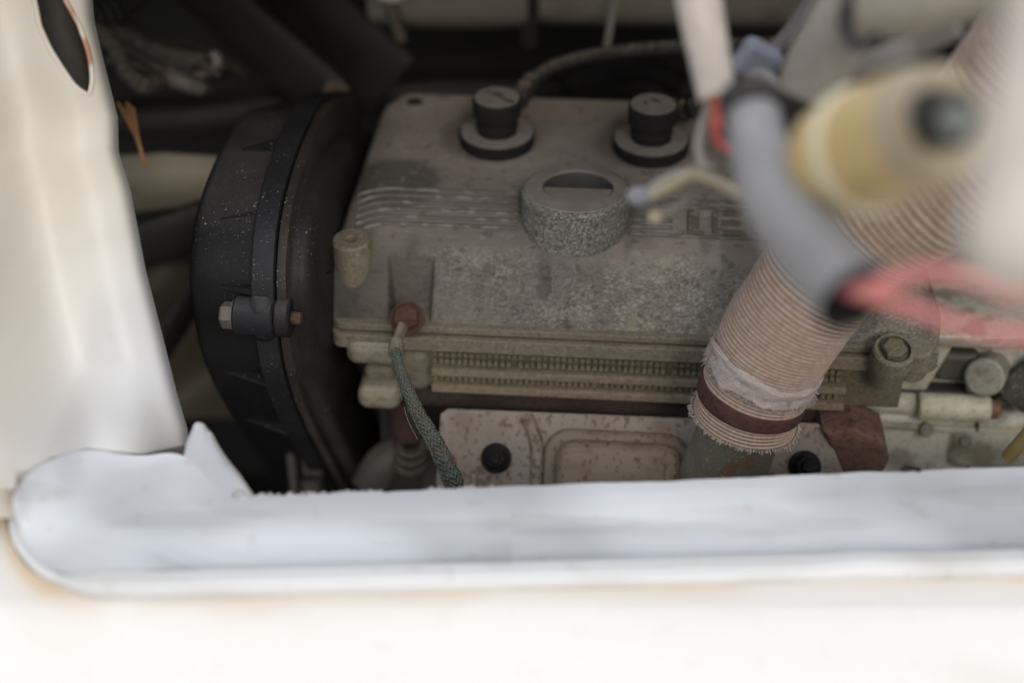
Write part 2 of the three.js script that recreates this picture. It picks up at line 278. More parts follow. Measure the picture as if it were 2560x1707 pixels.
{
  const crease = [[-260, 1092], [30, 1092], [62, 1090], [115, 1060], [200, 1037], [330, 1050], [425, 1030], [470, 1030]], vEnd = (i) => { const u = uOf(i, 1045); for (let k = 0; k + 1 < crease.length; k++) if (u <= crease[k + 1][0]) return lerp(crease[k][1], crease[k + 1][1], (u - crease[k][0]) / (crease[k + 1][0] - crease[k][0])) + 30; return 1060; };
  const tuck = (i, v) => Math.max(0, v - vEnd(i) + 34) * 0.0016;
  const v0 = -120, u0 = -260, NU = 110, NV = 230, pos = [], idx = [], inn = [];
  const uOf = (i, v) => lerp(u0, edgeU(v), Math.pow(i / NU, 0.8));
  for (let j = 0; j <= NV; j++) for (let i = 0; i <= NU; i++) {
    const v = lerp(v0, vEnd(i), j / NV); let u = uOf(i, v); const a = tab(holeL, v), b = tab(holeR, v); let ins = 0;
    if (a !== null && u > a && u < b) { ins = 1; const step = uOf(i + 1, v) - uOf(i, v); if (u - a < step * 0.99) { u = a; ins = 0; } else if (b - u < step * 0.99) { u = b; ins = 0; } }
    const p = Wd(u, v, pDepth(u, v) + (u > 45 ? tuck(i, v) : 0)); pos.push(p.x, p.y, p.z); inn.push(ins);
  }
  for (let j = 0; j < NV; j++) for (let i = 0; i < NU; i++) { const a = j * (NU + 1) + i, b = a + 1, c = a + NU + 1, d = c + 1; if (inn[a] || inn[b] || inn[c] || inn[d]) continue; idx.push(a, c, d, a, d, b); }
  const g = new THREE.BufferGeometry(); g.setAttribute('position', new THREE.Float32BufferAttribute(pos, 3)); g.setIndex(idx); g.computeVertexNormals(); { const q = []; for (let i = 0; i < pos.length; i += 3) q.push(pos[i], pos[i + 1] * 1.2); g.setAttribute('uv', new THREE.Float32BufferAttribute(q, 2)); }
  const pil = part('pillar', g, M.paint, body, { own: (x, y, z) => { const low = sstep(0.955, 0.878, y) * sstep(-0.215, -0.17, x); return mul3(mix3([0.83, 0.815, 0.775], [0.875, 0.915, 1.0], low), 0.93 + 0.12 * sstep(0.3, 0.7, vnoise(x * 40 + 90, y * 26, 999, 999))); } });  // low part tinted bluish white: sky reflection put into the colour, partly real paint
  // inner flange of the pillar, running back from its edge, and the closing wall behind the hole
  const fl = gridGeo(90, 8, (a, b) => { const v = lerp(v0, 1010, a), u = edgeU(v), p = Wd(u, v, pDepth(u, v)); return p.add(V(-0.018 * b, -0.012 * b, -0.05 * b)); });
  part('pillar_foot', gridGeo(24, 8, (a, b) => { const u = lerp(-260, 72, a), v = lerp(1080, 1190, b); return Wd(u, v, pDepth(u, 1085) + 0.012 * b); }), M.paint, body, { base: [0.95, 0.95, 0.95] });
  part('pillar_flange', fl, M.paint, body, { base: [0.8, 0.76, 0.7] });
  const back = gridGeo(20, 20, (a, b) => { const v = lerp(v0, 420, b), u = lerp(-260, edgeU(v) - 4, a); return Wd(u, v, pDepth(u, v) + 0.035); });
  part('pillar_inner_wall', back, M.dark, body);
  // rusty rolled rim of the hole
  const rim = []; for (let i = 0; i <= 14; i++) { const v = lerp(-60, 217, i / 14); rim.push([tab(holeR, v), v]); } for (let i = 13; i >= 0; i--) { const v = lerp(-60, 217, i / 14); rim.push([tab(holeL, v), v]); }
  const rg = sweep(rim.map(([u, v]) => Wd(u, v, pDepth(u, v) + 0.0005)), 0.0012, { n: 120, m: 8 });
  tint(rg, [1, 1, 1], null, 0, 1, (x, y, z, k, i) => mix3([0.84, 0.80, 0.74], [0.55, 0.28, 0.16], sstep(0.25, 0.6, vnoise(y * 190 + 10, x * 160 + 90, 999, 999)) * (Math.floor(i / 9) < 62 ? 1 : 0.05)));
  part('hole_rim', rg, M.paint, pil);
}
// border of the opening round its lower left corner (front side, then the crease against the pillar)
const cat = (list, t) => { const c = cat.m.get(list) ?? new THREE.CatmullRomCurve3(list, false, 'centripetal'); cat.m.set(list, c); return c.getPoint(clamp(t, 0, 1)); };
cat.m = new Map();
const cornerF = [[27, 1182], [34, 1222], [58, 1264], [100, 1300], [160, 1319]].map(([u, v]) => Wy(u, v, SY + 0.001)).concat([230, 330, 450, 560].map((u) => { const x = Wy(u, 1316, SY).x; return V(x, SY + 0.001, onLine(fA, fB, x)); }));
{
  const B = [[27, 1180], [30, 1138], [62, 1088], [115, 1056], [200, 1033], [330, 1046], [425, 1024], [462, 1062]].map(([u, v], i) => Wd(u, v, i ? Math.min(pDepth(u, v) - 0.0006, 0.60) : 0.571));
  B[0].copy(cornerF[0]); B.push(V(bA.x - 0.006, SY - 0.001, onLine(bA, bB, bA.x) - 0.002), V(bA.x + 0.004, SY - 0.001, onLine(bA, bB, bA.x) + 0.0015));
  const patch = (a, b) => {
    const f = cat(cornerF, Math.pow(a, 0.8)), k = cat(B, a), mid = V(lerp(f.x, k.x, 0.5), Math.min(f.y, SY) - 0.0045, lerp(f.z, k.z, 0.62));
    const q = f.clone().multiplyScalar((1 - b) ** 2).addScaledVector(mid, 2 * b * (1 - b)).addScaledVector(k, b * b), w = sstep(0.55, 0.9, a);
    if (w > 0) { const p = prof(bA.x), t = lerp(12, 3.6, b), i = Math.min(11, Math.floor(t)), y = lerp(p[i][1], p[i + 1][1], t - i), z = lerp(p[i][0], p[i + 1][0], t - i), x = lerp(f.x, bA.x + 0.004, b); q.lerp(V(lerp(q.x, x, w), y, lerp(q.z, z, 1)), w); }
    return q;
  };
  const g = gridGeo(120, 40, patch, { uvfn: (a, b, q) => [q.x, q.z - q.y] });
  part('sill_corner', g, M.sillpaint, body, { own: sillTone });
  // torn upright tab at the back of the corner
  const O = [[424, 1024], [432, 1003], [440, 985], [449, 972], [459, 974], [470, 985], [480, 996], [489, 1009], [498, 1028], [505, 1050], [512, 1084], [528, 1117], [556, 1137]].map(([u, v]) => Wd(u, v, 0.606));
  for (const back of [0, 1]) { const g3 = gridGeo(90, 14, (a, b) => { const k = patch(lerp(0.655, 1, Math.pow(a, 1.9)), 0.97), o = cat(O, a), f = V(0, (vnoise(a * 24, 7, 99, 9) - 0.5) * 0.0006, 0).multiplyScalar(b ** 8); const m = V(k.x * 0.5 + o.x * 0.5 + 0.001, Math.min(k.y, o.y) + 0.003, k.z * 0.5 + o.z * 0.5 - 0.002); const q = k.clone().multiplyScalar((1 - b) ** 2).addScaledVector(m, 2 * b * (1 - b)).addScaledVector(o, b * b).add(f); return back ? q.add(V(0.0006, -0.0004, -0.0013)) : q; }, { uvfn: (a, b, q) => [q.x, q.y - q.z] }); part('torn_tab', g3, M.sillpaint, body, { base: back ? [0.6, 0.58, 0.54] : [0.74, 0.76, 0.80] }); }
  // lumps of old sealer along the back edge
  const lumps = []; const spots = [[552, 1131, 9], [540, 1136, 7], [621, 1133, 5]]; for (let i = 0; i < 34; i++) { const u = 600 + rnd() * 260 + (i > 20 ? rnd() * 420 : 0); spots.push([u, 1133 - (u - 560) * 0.0385 + rnd() * 3, 1.5 + rnd() * 3.2]); }
  for (const [u, v, r] of spots) { const s = new THREE.IcosahedronGeometry(r * 0.6 / FP * 1.1, 2), c = Wy(u, v, SY - 0.0003); s.scale(1.2 + rnd() * 0.8, 0.8, 1); s.rotateY(rnd() * 3); s.translate(c.x, c.y, c.z + 0.0012); lumps.push(s); }
  const crumbs = []; for (let i = 0; i < 22; i++) { const u = 2088 + (rnd() - 0.5) * 44, c = Wy(u, 1077 - rnd() * 9 * (1 - Math.abs(u - 2088) / 24), SY), q = new THREE.IcosahedronGeometry(0.0006 + rnd() * 0.0008, 1); crumbs.push(q.translate(c.x, c.y + 0.0004, c.z + 0.001)); }
  part('dirt_crumbs', pieces(...crumbs), M.dark, body, { kind: 'stuff', base: [0.6, 0.55, 0.6] });
  part('sealer_lumps', pieces(...lumps), M.sillpaint, body, { kind: 'stuff', base: [1, 0.99, 0.97] });
}
{ // bay behind the engine: bulkhead panels, recess, side walls, plus unseen floor and overhead panels added to block light
  const box = (name, x0, x1, y0, y1, z0, z1, m, t, r = 0.004) => part(name, rbox(x1 - x0, y1 - y0, z1 - z0, r).translate((x0 + x1) / 2, (y0 + y1) / 2, (z0 + z1) / 2), m, body, t);
  const by = (v, z) => Wz(1200, v, z).y;
  const ZB = -0.20;
  const y95 = by(92, ZB), seam = Wz(1226, 50, ZB).x, L = Wz(845, 30, ZB).x;
  // upper panels, tilted a little, lower edge rolled under
  const panel = (x0, x1) => gridGeo(30, 16, (a, b) => { const x = lerp(x0, x1, a), t = b; return V(x, lerp(1.0, y95 - 0.004, t) - 0.002 * (a - 0.5), ZB + 0.004 * Math.sin(a * Math.PI) - 0.02 * sstep(0.8, 1, t) - (t > 0.999 ? 0.03 : 0)); });
  part('bulkhead_panel', panel(L, seam - 0.004), M.grimy, body, { base: [0.56, 0.55, 0.49] });
  part('bulkhead_panel', panel(seam + 0.003, 0.42), M.grimy, body, { base: [0.64, 0.63, 0.56] });
  box('bulkhead_rib', seam - 0.009, seam + 0.004, y95 - 0.01, 1.0, ZB - 0.03, ZB - 0.004, M.dark, { base: [0.8, 0.8, 0.8] });
  // pale stiffening ridge slanting down at the left end of the panel
  part('bulkhead_bead', sweep([Wz(880, -30, ZB + 0.004), Wz(905, 40, ZB + 0.004), Wz(922, 92, ZB + 0.004)], 0.004, { n: 20, m: 12 }), M.grimy, body, { base: [0.4, 0.38, 0.33] });
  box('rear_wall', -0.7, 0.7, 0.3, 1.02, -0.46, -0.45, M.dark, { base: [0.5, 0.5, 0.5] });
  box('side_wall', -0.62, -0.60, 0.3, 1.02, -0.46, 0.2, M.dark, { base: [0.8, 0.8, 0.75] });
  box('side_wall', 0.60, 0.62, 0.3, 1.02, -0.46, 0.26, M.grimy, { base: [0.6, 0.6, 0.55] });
  box('added_bay_floor', -0.62, 0.62, 0.32, 0.34, -0.46, 0.30, M.dark, { base: [0.6, 0.58, 0.5] });  // unseen floor added so no light leaks in from below
  box('overhead_light_block', -0.62, 0.62, 1.0, 1.02, -0.46, -0.06, M.grimy, { base: [0.6, 0.6, 0.55] });  // added overhead, out of view, to darken the back of the bay
  box('overhead_light_block_edge', -0.62, 0.62, 1.065, 1.08, -0.075, 0.08, M.grimy, { base: [0.6, 0.6, 0.55] });  // added forward strip, out of view, cutting light from above
  box('overhead_light_block_riser', -0.62, 0.62, 1.018, 1.075, -0.085, -0.065, M.grimy, { base: [0.6, 0.6, 0.55] });
  // slanting dark members at the left of the bulkhead
  part('brace', sweep([Wd(430, -60, 0.90), Wd(560, 60, 0.905), Wd(760, 235, 0.92)], () => 0.021, { n: 20, m: 16, sy: 0.3 }), M.dark, body, { base: [0.4, 0.38, 0.35] });
  part('brace', sweep([Wd(620, -60, 0.93), Wd(760, 70, 0.935), Wd(900, 200, 0.94)], () => 0.03, { n: 20, m: 16, sy: 0.25 }), M.dark, body, { base: [0.6, 0.55, 0.48] });
  // lit inner panel and dark struts seen between pillar and timing cover
  part('inner_panel', gridGeo(20, 12, (a, b) => { const u = lerp(200, 520, a), v = lerp(352 + 10 * Math.abs(a - 0.55) * 2, 500 - a * 40, b); return Wd(u, v, 0.86 - 0.012 * b + 0.010 * Math.sin(b * 3.1)); }), M.grimy, body, { base: [0.66, 0.645, 0.57] });
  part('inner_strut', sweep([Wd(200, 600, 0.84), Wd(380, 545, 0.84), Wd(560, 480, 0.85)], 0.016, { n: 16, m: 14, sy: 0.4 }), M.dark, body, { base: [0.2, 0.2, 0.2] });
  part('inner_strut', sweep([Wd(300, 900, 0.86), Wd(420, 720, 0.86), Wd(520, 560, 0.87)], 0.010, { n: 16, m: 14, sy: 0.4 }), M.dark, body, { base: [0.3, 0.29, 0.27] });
  part('wheel_arch', gridGeo(20, 14, (a, b) => { const u = lerp(300, 620, a), v = lerp(610, 960, b); return Wd(u, v, 0.95 + 0.02 * Math.sin(a * 5 + b * 7)); }), M.grimy, body, { base: [0.26, 0.24, 0.18] });
  part('cross_rail', sweep([Wd(240, 275, 0.93), Wd(500, 262, 0.95), Wd(900, 212, 1.0), Wd(1400, 205, 1.0), Wd(1900, 200, 1.0)], 0.012, { n: 40, m: 12 }), M.dark, body, { base: [0.75, 0.72, 0.7] });
}
rebase(body);

// ======================================================================================
// ENGINE
// ======================================================================================
const engine = thing('engine', 'dusty grey van engine with a black belt cover at its left end', 'engine');
engine.rotation.y = YAW;
// --- valve cover -------------------------------------------------------------
const smin = (a, b, k) => { const h = clamp(0.5 + 0.5 * (b - a) / k, 0, 1); return lerp(b, a, h) - k * h * (1 - h); };
const topY = (z) => 0.902 - (z + 0.0545) * 0.0875;
function coverY(x, z) {
  let h = topY(z);
  h = smin(h, 0.897 - 0.34 * (z - 0.005), 0.002);
  h = smin(h, 0.883 - 2.15 * (z - 0.0445), 0.012);
  h = smin(h, 0.9055 + 1.6 * (z + 0.098), 0.012);
  h = smin(h, 0.900 + 3.2 * (x + 0.0800), 0.010);
  h = smin(h, 0.9 + 2.0 * ((x + 0.0805) * 0.86 + (z + 0.062) * 0.5) + 0.02, 0.010);
  h = smin(h, 0.900 - 2.4 * (x - 0.1985), 0.012);
  const cr = Math.hypot(x - 0.0338, z - 0.0205); if (cr < 0.045) h = -smin(-h, -(0.8850 - 2.9 * Math.max(0, cr - 0.0275)), 0.006);
  // pocket round the rusty bolt
  const px = Math.abs(x + 0.0465), pk = sstep(0.0115, 0.0085, px) * sstep(0.043, 0.047, z);
  if (pk > 0) h = lerp(h, Math.min(h, 0.849), pk);
  return h;
}
const cover = (() => {
  const x0 = -0.0850, x1 = 0.214, z0 = -0.16, z1 = 0.0655, NX = 300, NZ = 250;
  const g = gridGeo(NX, NZ, (a, b) => { const x = lerp(x0, x1, a), z = lerp(z0, z1, 1 - (1 - b) ** 1.35); return V(x, Math.max(coverY(x, z), 0.842), z); }, { uvfn: (a, b, q) => [(q.x + 0.09) / 0.31, (q.z - q.y + 1.07) / 0.30] });
  // one map laid over the whole cover: brown dust on top, chalky mottling on the front slope
  const map = tex(1536, 1280, (u, v) => {
    const x = u * 0.31 - 0.09, w = v * 0.30 - 1.07, s = w + 0.9; // s = z - y + 0.9: about 0 at the rib band, 0.05 on the slope
    const a = fbm(u, v, 6, 4), b = fbm(u + 0.4, v, 50, 3), c = fbm(u, v + 0.3, 14, 4);
    let k = mix3([0.205, 0.172, 0.14], [0.31, 0.268, 0.224], a * 0.7 + b * 0.25 + 0.05);
    const slope = sstep(0.044, 0.075, s + 0.02 * (c - 0.5)), band = sstep(0.004, 0.010, s) * sstep(0.046, 0.040, s);
    k = mix3(k, mix3([0.145, 0.130, 0.102], [0.215, 0.196, 0.158], a), slope * 0.75);
    const f1 = fbm(u, v, 270, 3), f2 = fbm(u + 0.61, v + 0.23, 240, 3), f3 = fbm(u + 0.11, v + 0.53, 44, 2), dens = slope * (0.62 + 0.4 * sstep(0.35, 0.65, c)) * sstep(-0.065, -0.01, x + (c - 0.5) * 0.05);
    k = mix3(k, [0.40, 0.385, 0.33], clamp(sstep(0.46, 0.72, f1 * 0.75 + f3 * 0.25) * dens * 0.60, 0, 1));
    k = mix3(k, [0.05, 0.05, 0.038], clamp(sstep(0.48, 0.70, f2 * 0.8 + (1 - f3) * 0.2) * dens * 0.62, 0, 1));
    k = mix3(k, [0.30, 0.25, 0.14], sstep(0.72, 0.80, fbm(u + 0.2, v + 0.8, 40, 2)) * slope * 0.4);
    k = mix3(k, [0.13, 0.115, 0.095], band * 0.35 * sstep(0.3, 0.7, c));
    k = mix3(k, [0.21, 0.155, 0.105], sstep(0.085, 0.14, x) * sstep(-0.01, 0.03, s) * 0.55 * (1 - slope));
    k = mix3(k, [0.07, 0.065, 0.055], 0.75 * sstep(0.027, 0.018, Math.hypot((x + 0.062) * 0.95, (s - 0.002) * 0.9) + 0.004 * (c - 0.5))); // shadow of the belt cover put into the map as a dark patch
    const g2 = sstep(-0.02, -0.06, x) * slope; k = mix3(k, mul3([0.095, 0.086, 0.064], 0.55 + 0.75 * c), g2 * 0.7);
    k = mix3(k, [0.34, 0.325, 0.30], sstep(0.70, 0.8, fbm(u + 0.15, v + 0.55, 90, 2)) * (1 - slope) * 0.35);
    k = mix3(k, [0.06, 0.055, 0.045], sstep(0.72, 0.80, fbm(u + 0.75, v + 0.05, 70, 2)) * 0.45);
    for (const bx of [-0.0121, 0.0712]) { const dd = Math.hypot(x - bx + 0.004, (s + 0.0517 - 0.002) * 0.95); k = mix3(k, [0.095, 0.075, 0.058], 0.6 * sstep(0.031, 0.021, dd + 0.006 * (c - 0.5))); }  // shade left of each boot put into the map as a halo, with grime
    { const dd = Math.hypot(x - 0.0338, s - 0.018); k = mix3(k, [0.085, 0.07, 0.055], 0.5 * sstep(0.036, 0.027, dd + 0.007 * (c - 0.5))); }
    const big = fbm(u + 0.7, v + 0.2, 3, 3), run = fbm(u * 1.0, v * 0.25 + 0.4, 28, 2);
    k = mul3(k, lerp(0.72, 1.12, sstep(0.3, 0.7, big))); k = mix3(k, mul3(k, 0.55), 0.6 * sstep(0.56, 0.72, run) * sstep(0.02, 0.05, s)); // greasy runs down the slope
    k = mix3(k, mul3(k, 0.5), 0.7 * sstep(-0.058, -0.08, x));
    return k;
  });
  const bump = tex(1024, 1024, (u, v) => { const k = fbm(u, v, 90, 3) * 0.6 + fbm(u, v, 30, 3) * 0.4; return [k, k, k]; }, false);
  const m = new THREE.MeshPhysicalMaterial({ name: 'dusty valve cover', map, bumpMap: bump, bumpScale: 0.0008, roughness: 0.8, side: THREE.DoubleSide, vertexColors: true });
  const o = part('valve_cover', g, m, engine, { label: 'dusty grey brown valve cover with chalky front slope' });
  // cast ribs along the shoulder
  const onC = (x, z, up = 0) => V(x, coverY(x, z) + up, z);
  const ribMat = mat('rib paint worn pale', 0.06, 0.7, (u, v) => { const a = fbm(u, v, 8), s = sstep(0.56, 0.66, fbm(u + 0.3, v * 0.5, 26, 2)); return mix3(mix3([0.085, 0.074, 0.06], [0.14, 0.122, 0.1], a), [0.32, 0.305, 0.285], s * 0.34); });
  const zs = [0.0055, 0.0101, 0.0147, 0.0193, 0.0239, 0.0285];
  zs.forEach((z, i) => {
    const xe = 0.0045, pts = []; for (let q = 0; q <= 6; q++) { const t = q / 6, x = -0.0785 + 0.0005 * i + 0.018 * t; pts.push(onC(x, z + 0.006 * (1 - t) ** 2, 0.0002)); }
    for (const x of [-0.045, -0.03, -0.015, -0.003, xe]) pts.push(onC(x, z, 0.0002));
    const g2 = sweep(pts, 0.00115, { n: 60, m: 8 }), w = g2.attributes.uv; for (let q = 0; q < w.count; q++) w.setXY(q, w.getX(q) + i * 0.0137, w.getY(q) * (i % 2 ? 1 : 0.8) + i * 0.0171);
    part('rib', g2, ribMat, o);
  });
  for (const z of [0.0055, 0.0101, 0.0285]) { const pts = []; for (let q = 0; q <= 8; q++) pts.push(onC(lerp(0.0605, 0.165, q / 8), z + 0.0008, 0.0002)); part('rib', sweep(pts, 0.00115, { n: 50, m: 8 }), ribMat, o); }
  for (const z of [0.0239, 0.0193]) { const pts = []; for (let q = 0; q <= 3; q++) pts.push(onC(lerp(0.0605, 0.082, q / 3), z + 0.0008, 0.0002)); part('rib', sweep(pts, 0.00105, { n: 20, m: 8 }), ribMat, o); }
  // raised letter strokes cast into the rib band
  const stroke = (xa, za, xb, zb, w) => { const a = onC(xa, za), b = onC(xb, zb), L = a.distanceTo(b), g2 = rbox(L, 0.0026, w, 0.0005, 2); g2.applyQuaternion(new THREE.Quaternion().setFromUnitVectors(V(1, 0, 0), b.clone().sub(a).normalize())); const c = a.add(b).multiplyScalar(0.5); return g2.translate(c.x, c.y + 0.0004, c.z); };
  const lm = [1.15, 1.05, 0.95];
  part('letter', pieces(stroke(0.0925, 0.0135, 0.0925, 0.0268, 0.0058), stroke(0.0875, 0.0275, 0.0975, 0.0275, 0.0022)), ribMat, o, { base: lm });
  part('letter', pieces(stroke(0.1025, 0.0145, 0.118, 0.0145, 0.0024), stroke(0.1025, 0.0265, 0.118, 0.0265, 0.0024), stroke(0.1035, 0.0205, 0.116, 0.0205, 0.0022), stroke(0.103, 0.0145, 0.103, 0.0265, 0.0026)), ribMat, o, { base: lm });
  part('letter', pieces(stroke(0.1235, 0.0145, 0.1235, 0.0265, 0.0026), stroke(0.1235, 0.0145, 0.134, 0.0145, 0.0024), stroke(0.1345, 0.0145, 0.1345, 0.0265, 0.0026)), ribMat, o, { base: lm });
  // flange: two stacked edges
  const slab = (z1b, y0, y1, x0b, x1b) => { const s = new THREE.Shape(), r = 0.010; const za = -0.165; s.moveTo(x0b + r, za); s.lineTo(x1b - r, za); s.quadraticCurveTo(x1b, za, x1b, za + r); s.lineTo(x1b, z1b - r); s.quadraticCurveTo(x1b, z1b, x1b - r, z1b); s.lineTo(x0b + r * 0.5, z1b); s.quadraticCurveTo(x0b, z1b, x0b, z1b - r * 0.5); s.lineTo(x0b, za + r); s.quadraticCurveTo(x0b, za, x0b + r, za);
    const g2 = new THREE.ExtrudeGeometry(s, { depth: y1 - y0 - 0.0012, bevelEnabled: true, bevelSize: 0.0006, bevelThickness: 0.0006, bevelSegments: 2, curveSegments: 8 }); g2.rotateX(Math.PI / 2); return boxUV(g2.translate(0, y1 - 0.0006, 0)); };
  part('flange', slab(0.0660, 0.8385, 0.8462, -0.0848, 0.2145), M.alloy, o, { base: [0.84, 0.80, 0.72] });
  part('flange_edge', slab(0.0634, 0.8474, 0.8512, -0.0838, 0.2135), M.alloy, o, { base: [0.84, 0.79, 0.71] });
  // small dark plug near the back left corner
  part('dimple', sharpLathe([[0.0001, 0.0006], [0.0042, 0.0006], [0.0046, -0.001]], 20).translate(Ey(952, 232, 0.905).x, 0.9045, Ey(952, 232, 0.905).z), M.dark, o);
  return o;
})();
{ // corner boss with a threaded hole
  const c = Ey(806, 548, 0.8885), g = sharpLathe([[0.0115, -0.035], [0.0098, -0.004], [0.0096, -0.0008], [0.0088, 0], [0.0034, 0], [0.0030, -0.0010], [0.0030, -0.010], [0.0001, -0.010]], 36);
  part('corner_boss', orient(g, c, V(-0.02, 1, 0.10)), M.alloy, cover, { base: [0.85, 0.8, 0.72] });
  const dd = sharpLathe([[0.0001, 0], [0.0016, 0], [0.002, -0.002]], 16); part('hole_glint', orient(dd, c.clone().add(V(-0.0006, -0.0066, 0.0008)), V(0, 1, 0.1)), M.plain, cover, { base: [0.8, 0.8, 0.85] });
}
{ // oil filler cap: mottled barrel, dusty top with a half-moon finger recess
  const c = V(Ey(1323, 432, 0.9085).x, 0.9085, Ey(1323, 432, 0.9085).z), R = 0.0268;
  const g = sharpLathe([[R, -0.034], [R, -0.022], [R + 0.0003, -0.002], [R - 0.0004, -0.0005], [R - 0.0016, 0]], 72);
  const cap = part('oil_filler_cap', g.translate(c.x, c.y, c.z), M.mottled, engine, { label: 'round oil filler cap with half-moon finger recess' });
  const ring = new THREE.Shape(); ring.absarc(0, 0, R - 0.0016, 0, Math.PI * 2); const rh = new THREE.Path(); rh.absarc(0.001, 0.0015, 0.0176, 0, Math.PI * 2, true); ring.holes.push(rh);
  const flat = (s, y, d, b = 0.0004) => { const q = new THREE.ExtrudeGeometry(s, { depth: d, bevelEnabled: true, bevelSize: b, bevelThickness: b, bevelSegments: 2, bevelOffset: -b, curveSegments: 48 }); q.rotateX(-Math.PI / 2); q.translate(c.x, c.y + y - d - b, c.z); return boxUV(q); };
  part('cap_rim', flat(ring, 0.0003, 0.010), M.plain, cap, { base: [0.285, 0.247, 0.208] });
  const half = new THREE.Shape(); half.absarc(0.001, 0.0015, 0.0172, Math.PI + 0.02, 2 * Math.PI - 0.02); half.closePath();
  part('cap_grip', flat(half, -0.0004, 0.010), M.plain, cap, { base: [0.27, 0.23, 0.192] });
  part('cap_recess', sharpLathe([[0.0001, -0.0105], [0.019, -0.0105]], 40).translate(c.x + 0.001, c.y, c.z - 0.0015), M.rubber, cap, { base: [0.8, 0.8, 0.8] });
  part('recess_wall', sharpLathe([[0.0175, -0.0108], [0.0175, -0.0010]], 40).translate(c.x + 0.001, c.y, c.z - 0.0015), M.plain, cap, { base: [0.10, 0.098, 0.092] });
}
{ // bolts on the cover
  const b1 = part('flange_bolt', pieces(orient(hexHead(0.0068, 0.0065), V(-0.0468, 0.8575, 0.066), V(0.05, 0.62, 0.78)), orient(sharpLathe([[0.0001, 0.001], [0.0085, 0.001], [0.0085, -0.001]], 24), V(-0.0468, 0.8565, 0.0652), V(0.05, 0.62, 0.78))), M.rust, engine, { base: [0.8, 0.62, 0.52], label: 'rusty hex bolt holding the green earth strap' });
  const c2 = Ey(2058, 785, 0.861);
  const lug = sharpLathe([[0.0085, -0.022], [0.0102, -0.010], [0.0102, -0.004], [0.0100, -0.001], [0.0092, 0], [0.0080, 0], [0.0078, -0.003], [0.0001, -0.003]], 36);
  part('bolt_lug', orient(lug, c2.clone().add(V(0, -0.004, 0)), V(0, 0.94, 0.34)), M.alloy, engine, { base: [0.9, 0.88, 0.78] });
  part('flange_bolt', orient(hexHead(0.0060, 0.0048), c2.clone().add(V(0, -0.0065, -0.001)), V(0, 0.94, 0.34), 0.4), M.alloy, engine, { base: [0.75, 0.72, 0.62] });
  const c3 = Ey(2108, 790, 0.852); part('flange_lobe', orient(sharpLathe([[0.0085, -0.02], [0.0078, -0.001], [0.0068, 0], [0.0001, 0]], 28), c3, V(0, 0.95, 0.3)), M.alloy, engine, { base: [0.95, 0.92, 0.84] });
}
// --- cylinder head ------------------------------------------------------------
{
  const hx = (name, x0, x1, y0, y1, z1, m, t, r = 0.0012) => part(name, rbox(x1 - x0, y1 - y0, 0.16, r).translate((x0 + x1) / 2, (y0 + y1) / 2, z1 - 0.08), m, engine, t);
  const head = hx('cylinder_head', -0.062, 0.20, 0.812, 0.8372, 0.0600, M.alloy, { base: [0.6, 0.58, 0.45] });
  const ledge = (y0, y1, z1, t) => { const o = hx('head_ledge', -0.036, 0.172, y0, y1, z1, M.alloy, t, 0.0008); engine.remove(o); head.add(o); };
  ledge(0.8225, 0.8268, 0.0655, { base: [0.98, 0.92, 0.80] });
  ledge(0.8128, 0.8172, 0.0660, { base: [1.04, 0.95, 0.82] });
  const teeth = []; for (let i = 0; i < 66; i++) { const x = -0.034 + i * 0.0031; for (const [y, h, z] of [[0.8337, 0.0024, 0.0618], [0.8300, 0.0026, 0.0632], [0.8197, 0.0028, 0.0630]]) { if (rnd() < 0.04) continue; teeth.push(new THREE.BoxGeometry(0.0021, h, 0.006).rotateZ((rnd() - 0.5) * 0.1).translate(x + (rnd() - 0.5) * 0.0003, y, z - 0.003 + (rnd() - 0.5) * 0.0006)); } }
  part('gasket_teeth', boxUV(pieces(...teeth)), M.alloy, head, { kind: 'stuff', base: [0.82, 0.8, 0.66] });
  // pale cast lugs left of the strap
  const lug = (u0, u1, v0, v1, z, dep, b, rad) => { const a = Ez(u0, v0, z), c = Ez(u1, v1, z); return part('head_lug', rbox(c.x - a.x, a.y - c.y, dep, rad, 5).translate((a.x + c.x) / 2, (a.y + c.y) / 2, z - dep / 2), M.greyalloy, head, { base: b }); };
  lug(790, 925, 790, 848, 0.070, 0.04, [0.62, 0.555, 0.46], 0.0055); lug(834, 905, 842, 895, 0.062, 0.03, [0.52, 0.47, 0.39], 0.004); lug(817, 918, 895, 949, 0.071, 0.036, [0.72, 0.64, 0.52], 0.0055); lug(900, 992, 806, 905, 0.0625, 0.03, [0.42, 0.39, 0.31], 0.006);
  part('manifold', sweep([V(-0.05, 0.803, 0.048), V(0.03, 0.803, 0.05), V(0.16, 0.802, 0.05)], 0.010, { n: 30, m: 16 }), M.rust, engine, { base: [0.4, 0.5, 0.55] });
  hx('engine_block', -0.07, 0.24, 0.60, 0.806, 0.035, M.dark, { base: [0.8, 0.8, 0.8] });
}
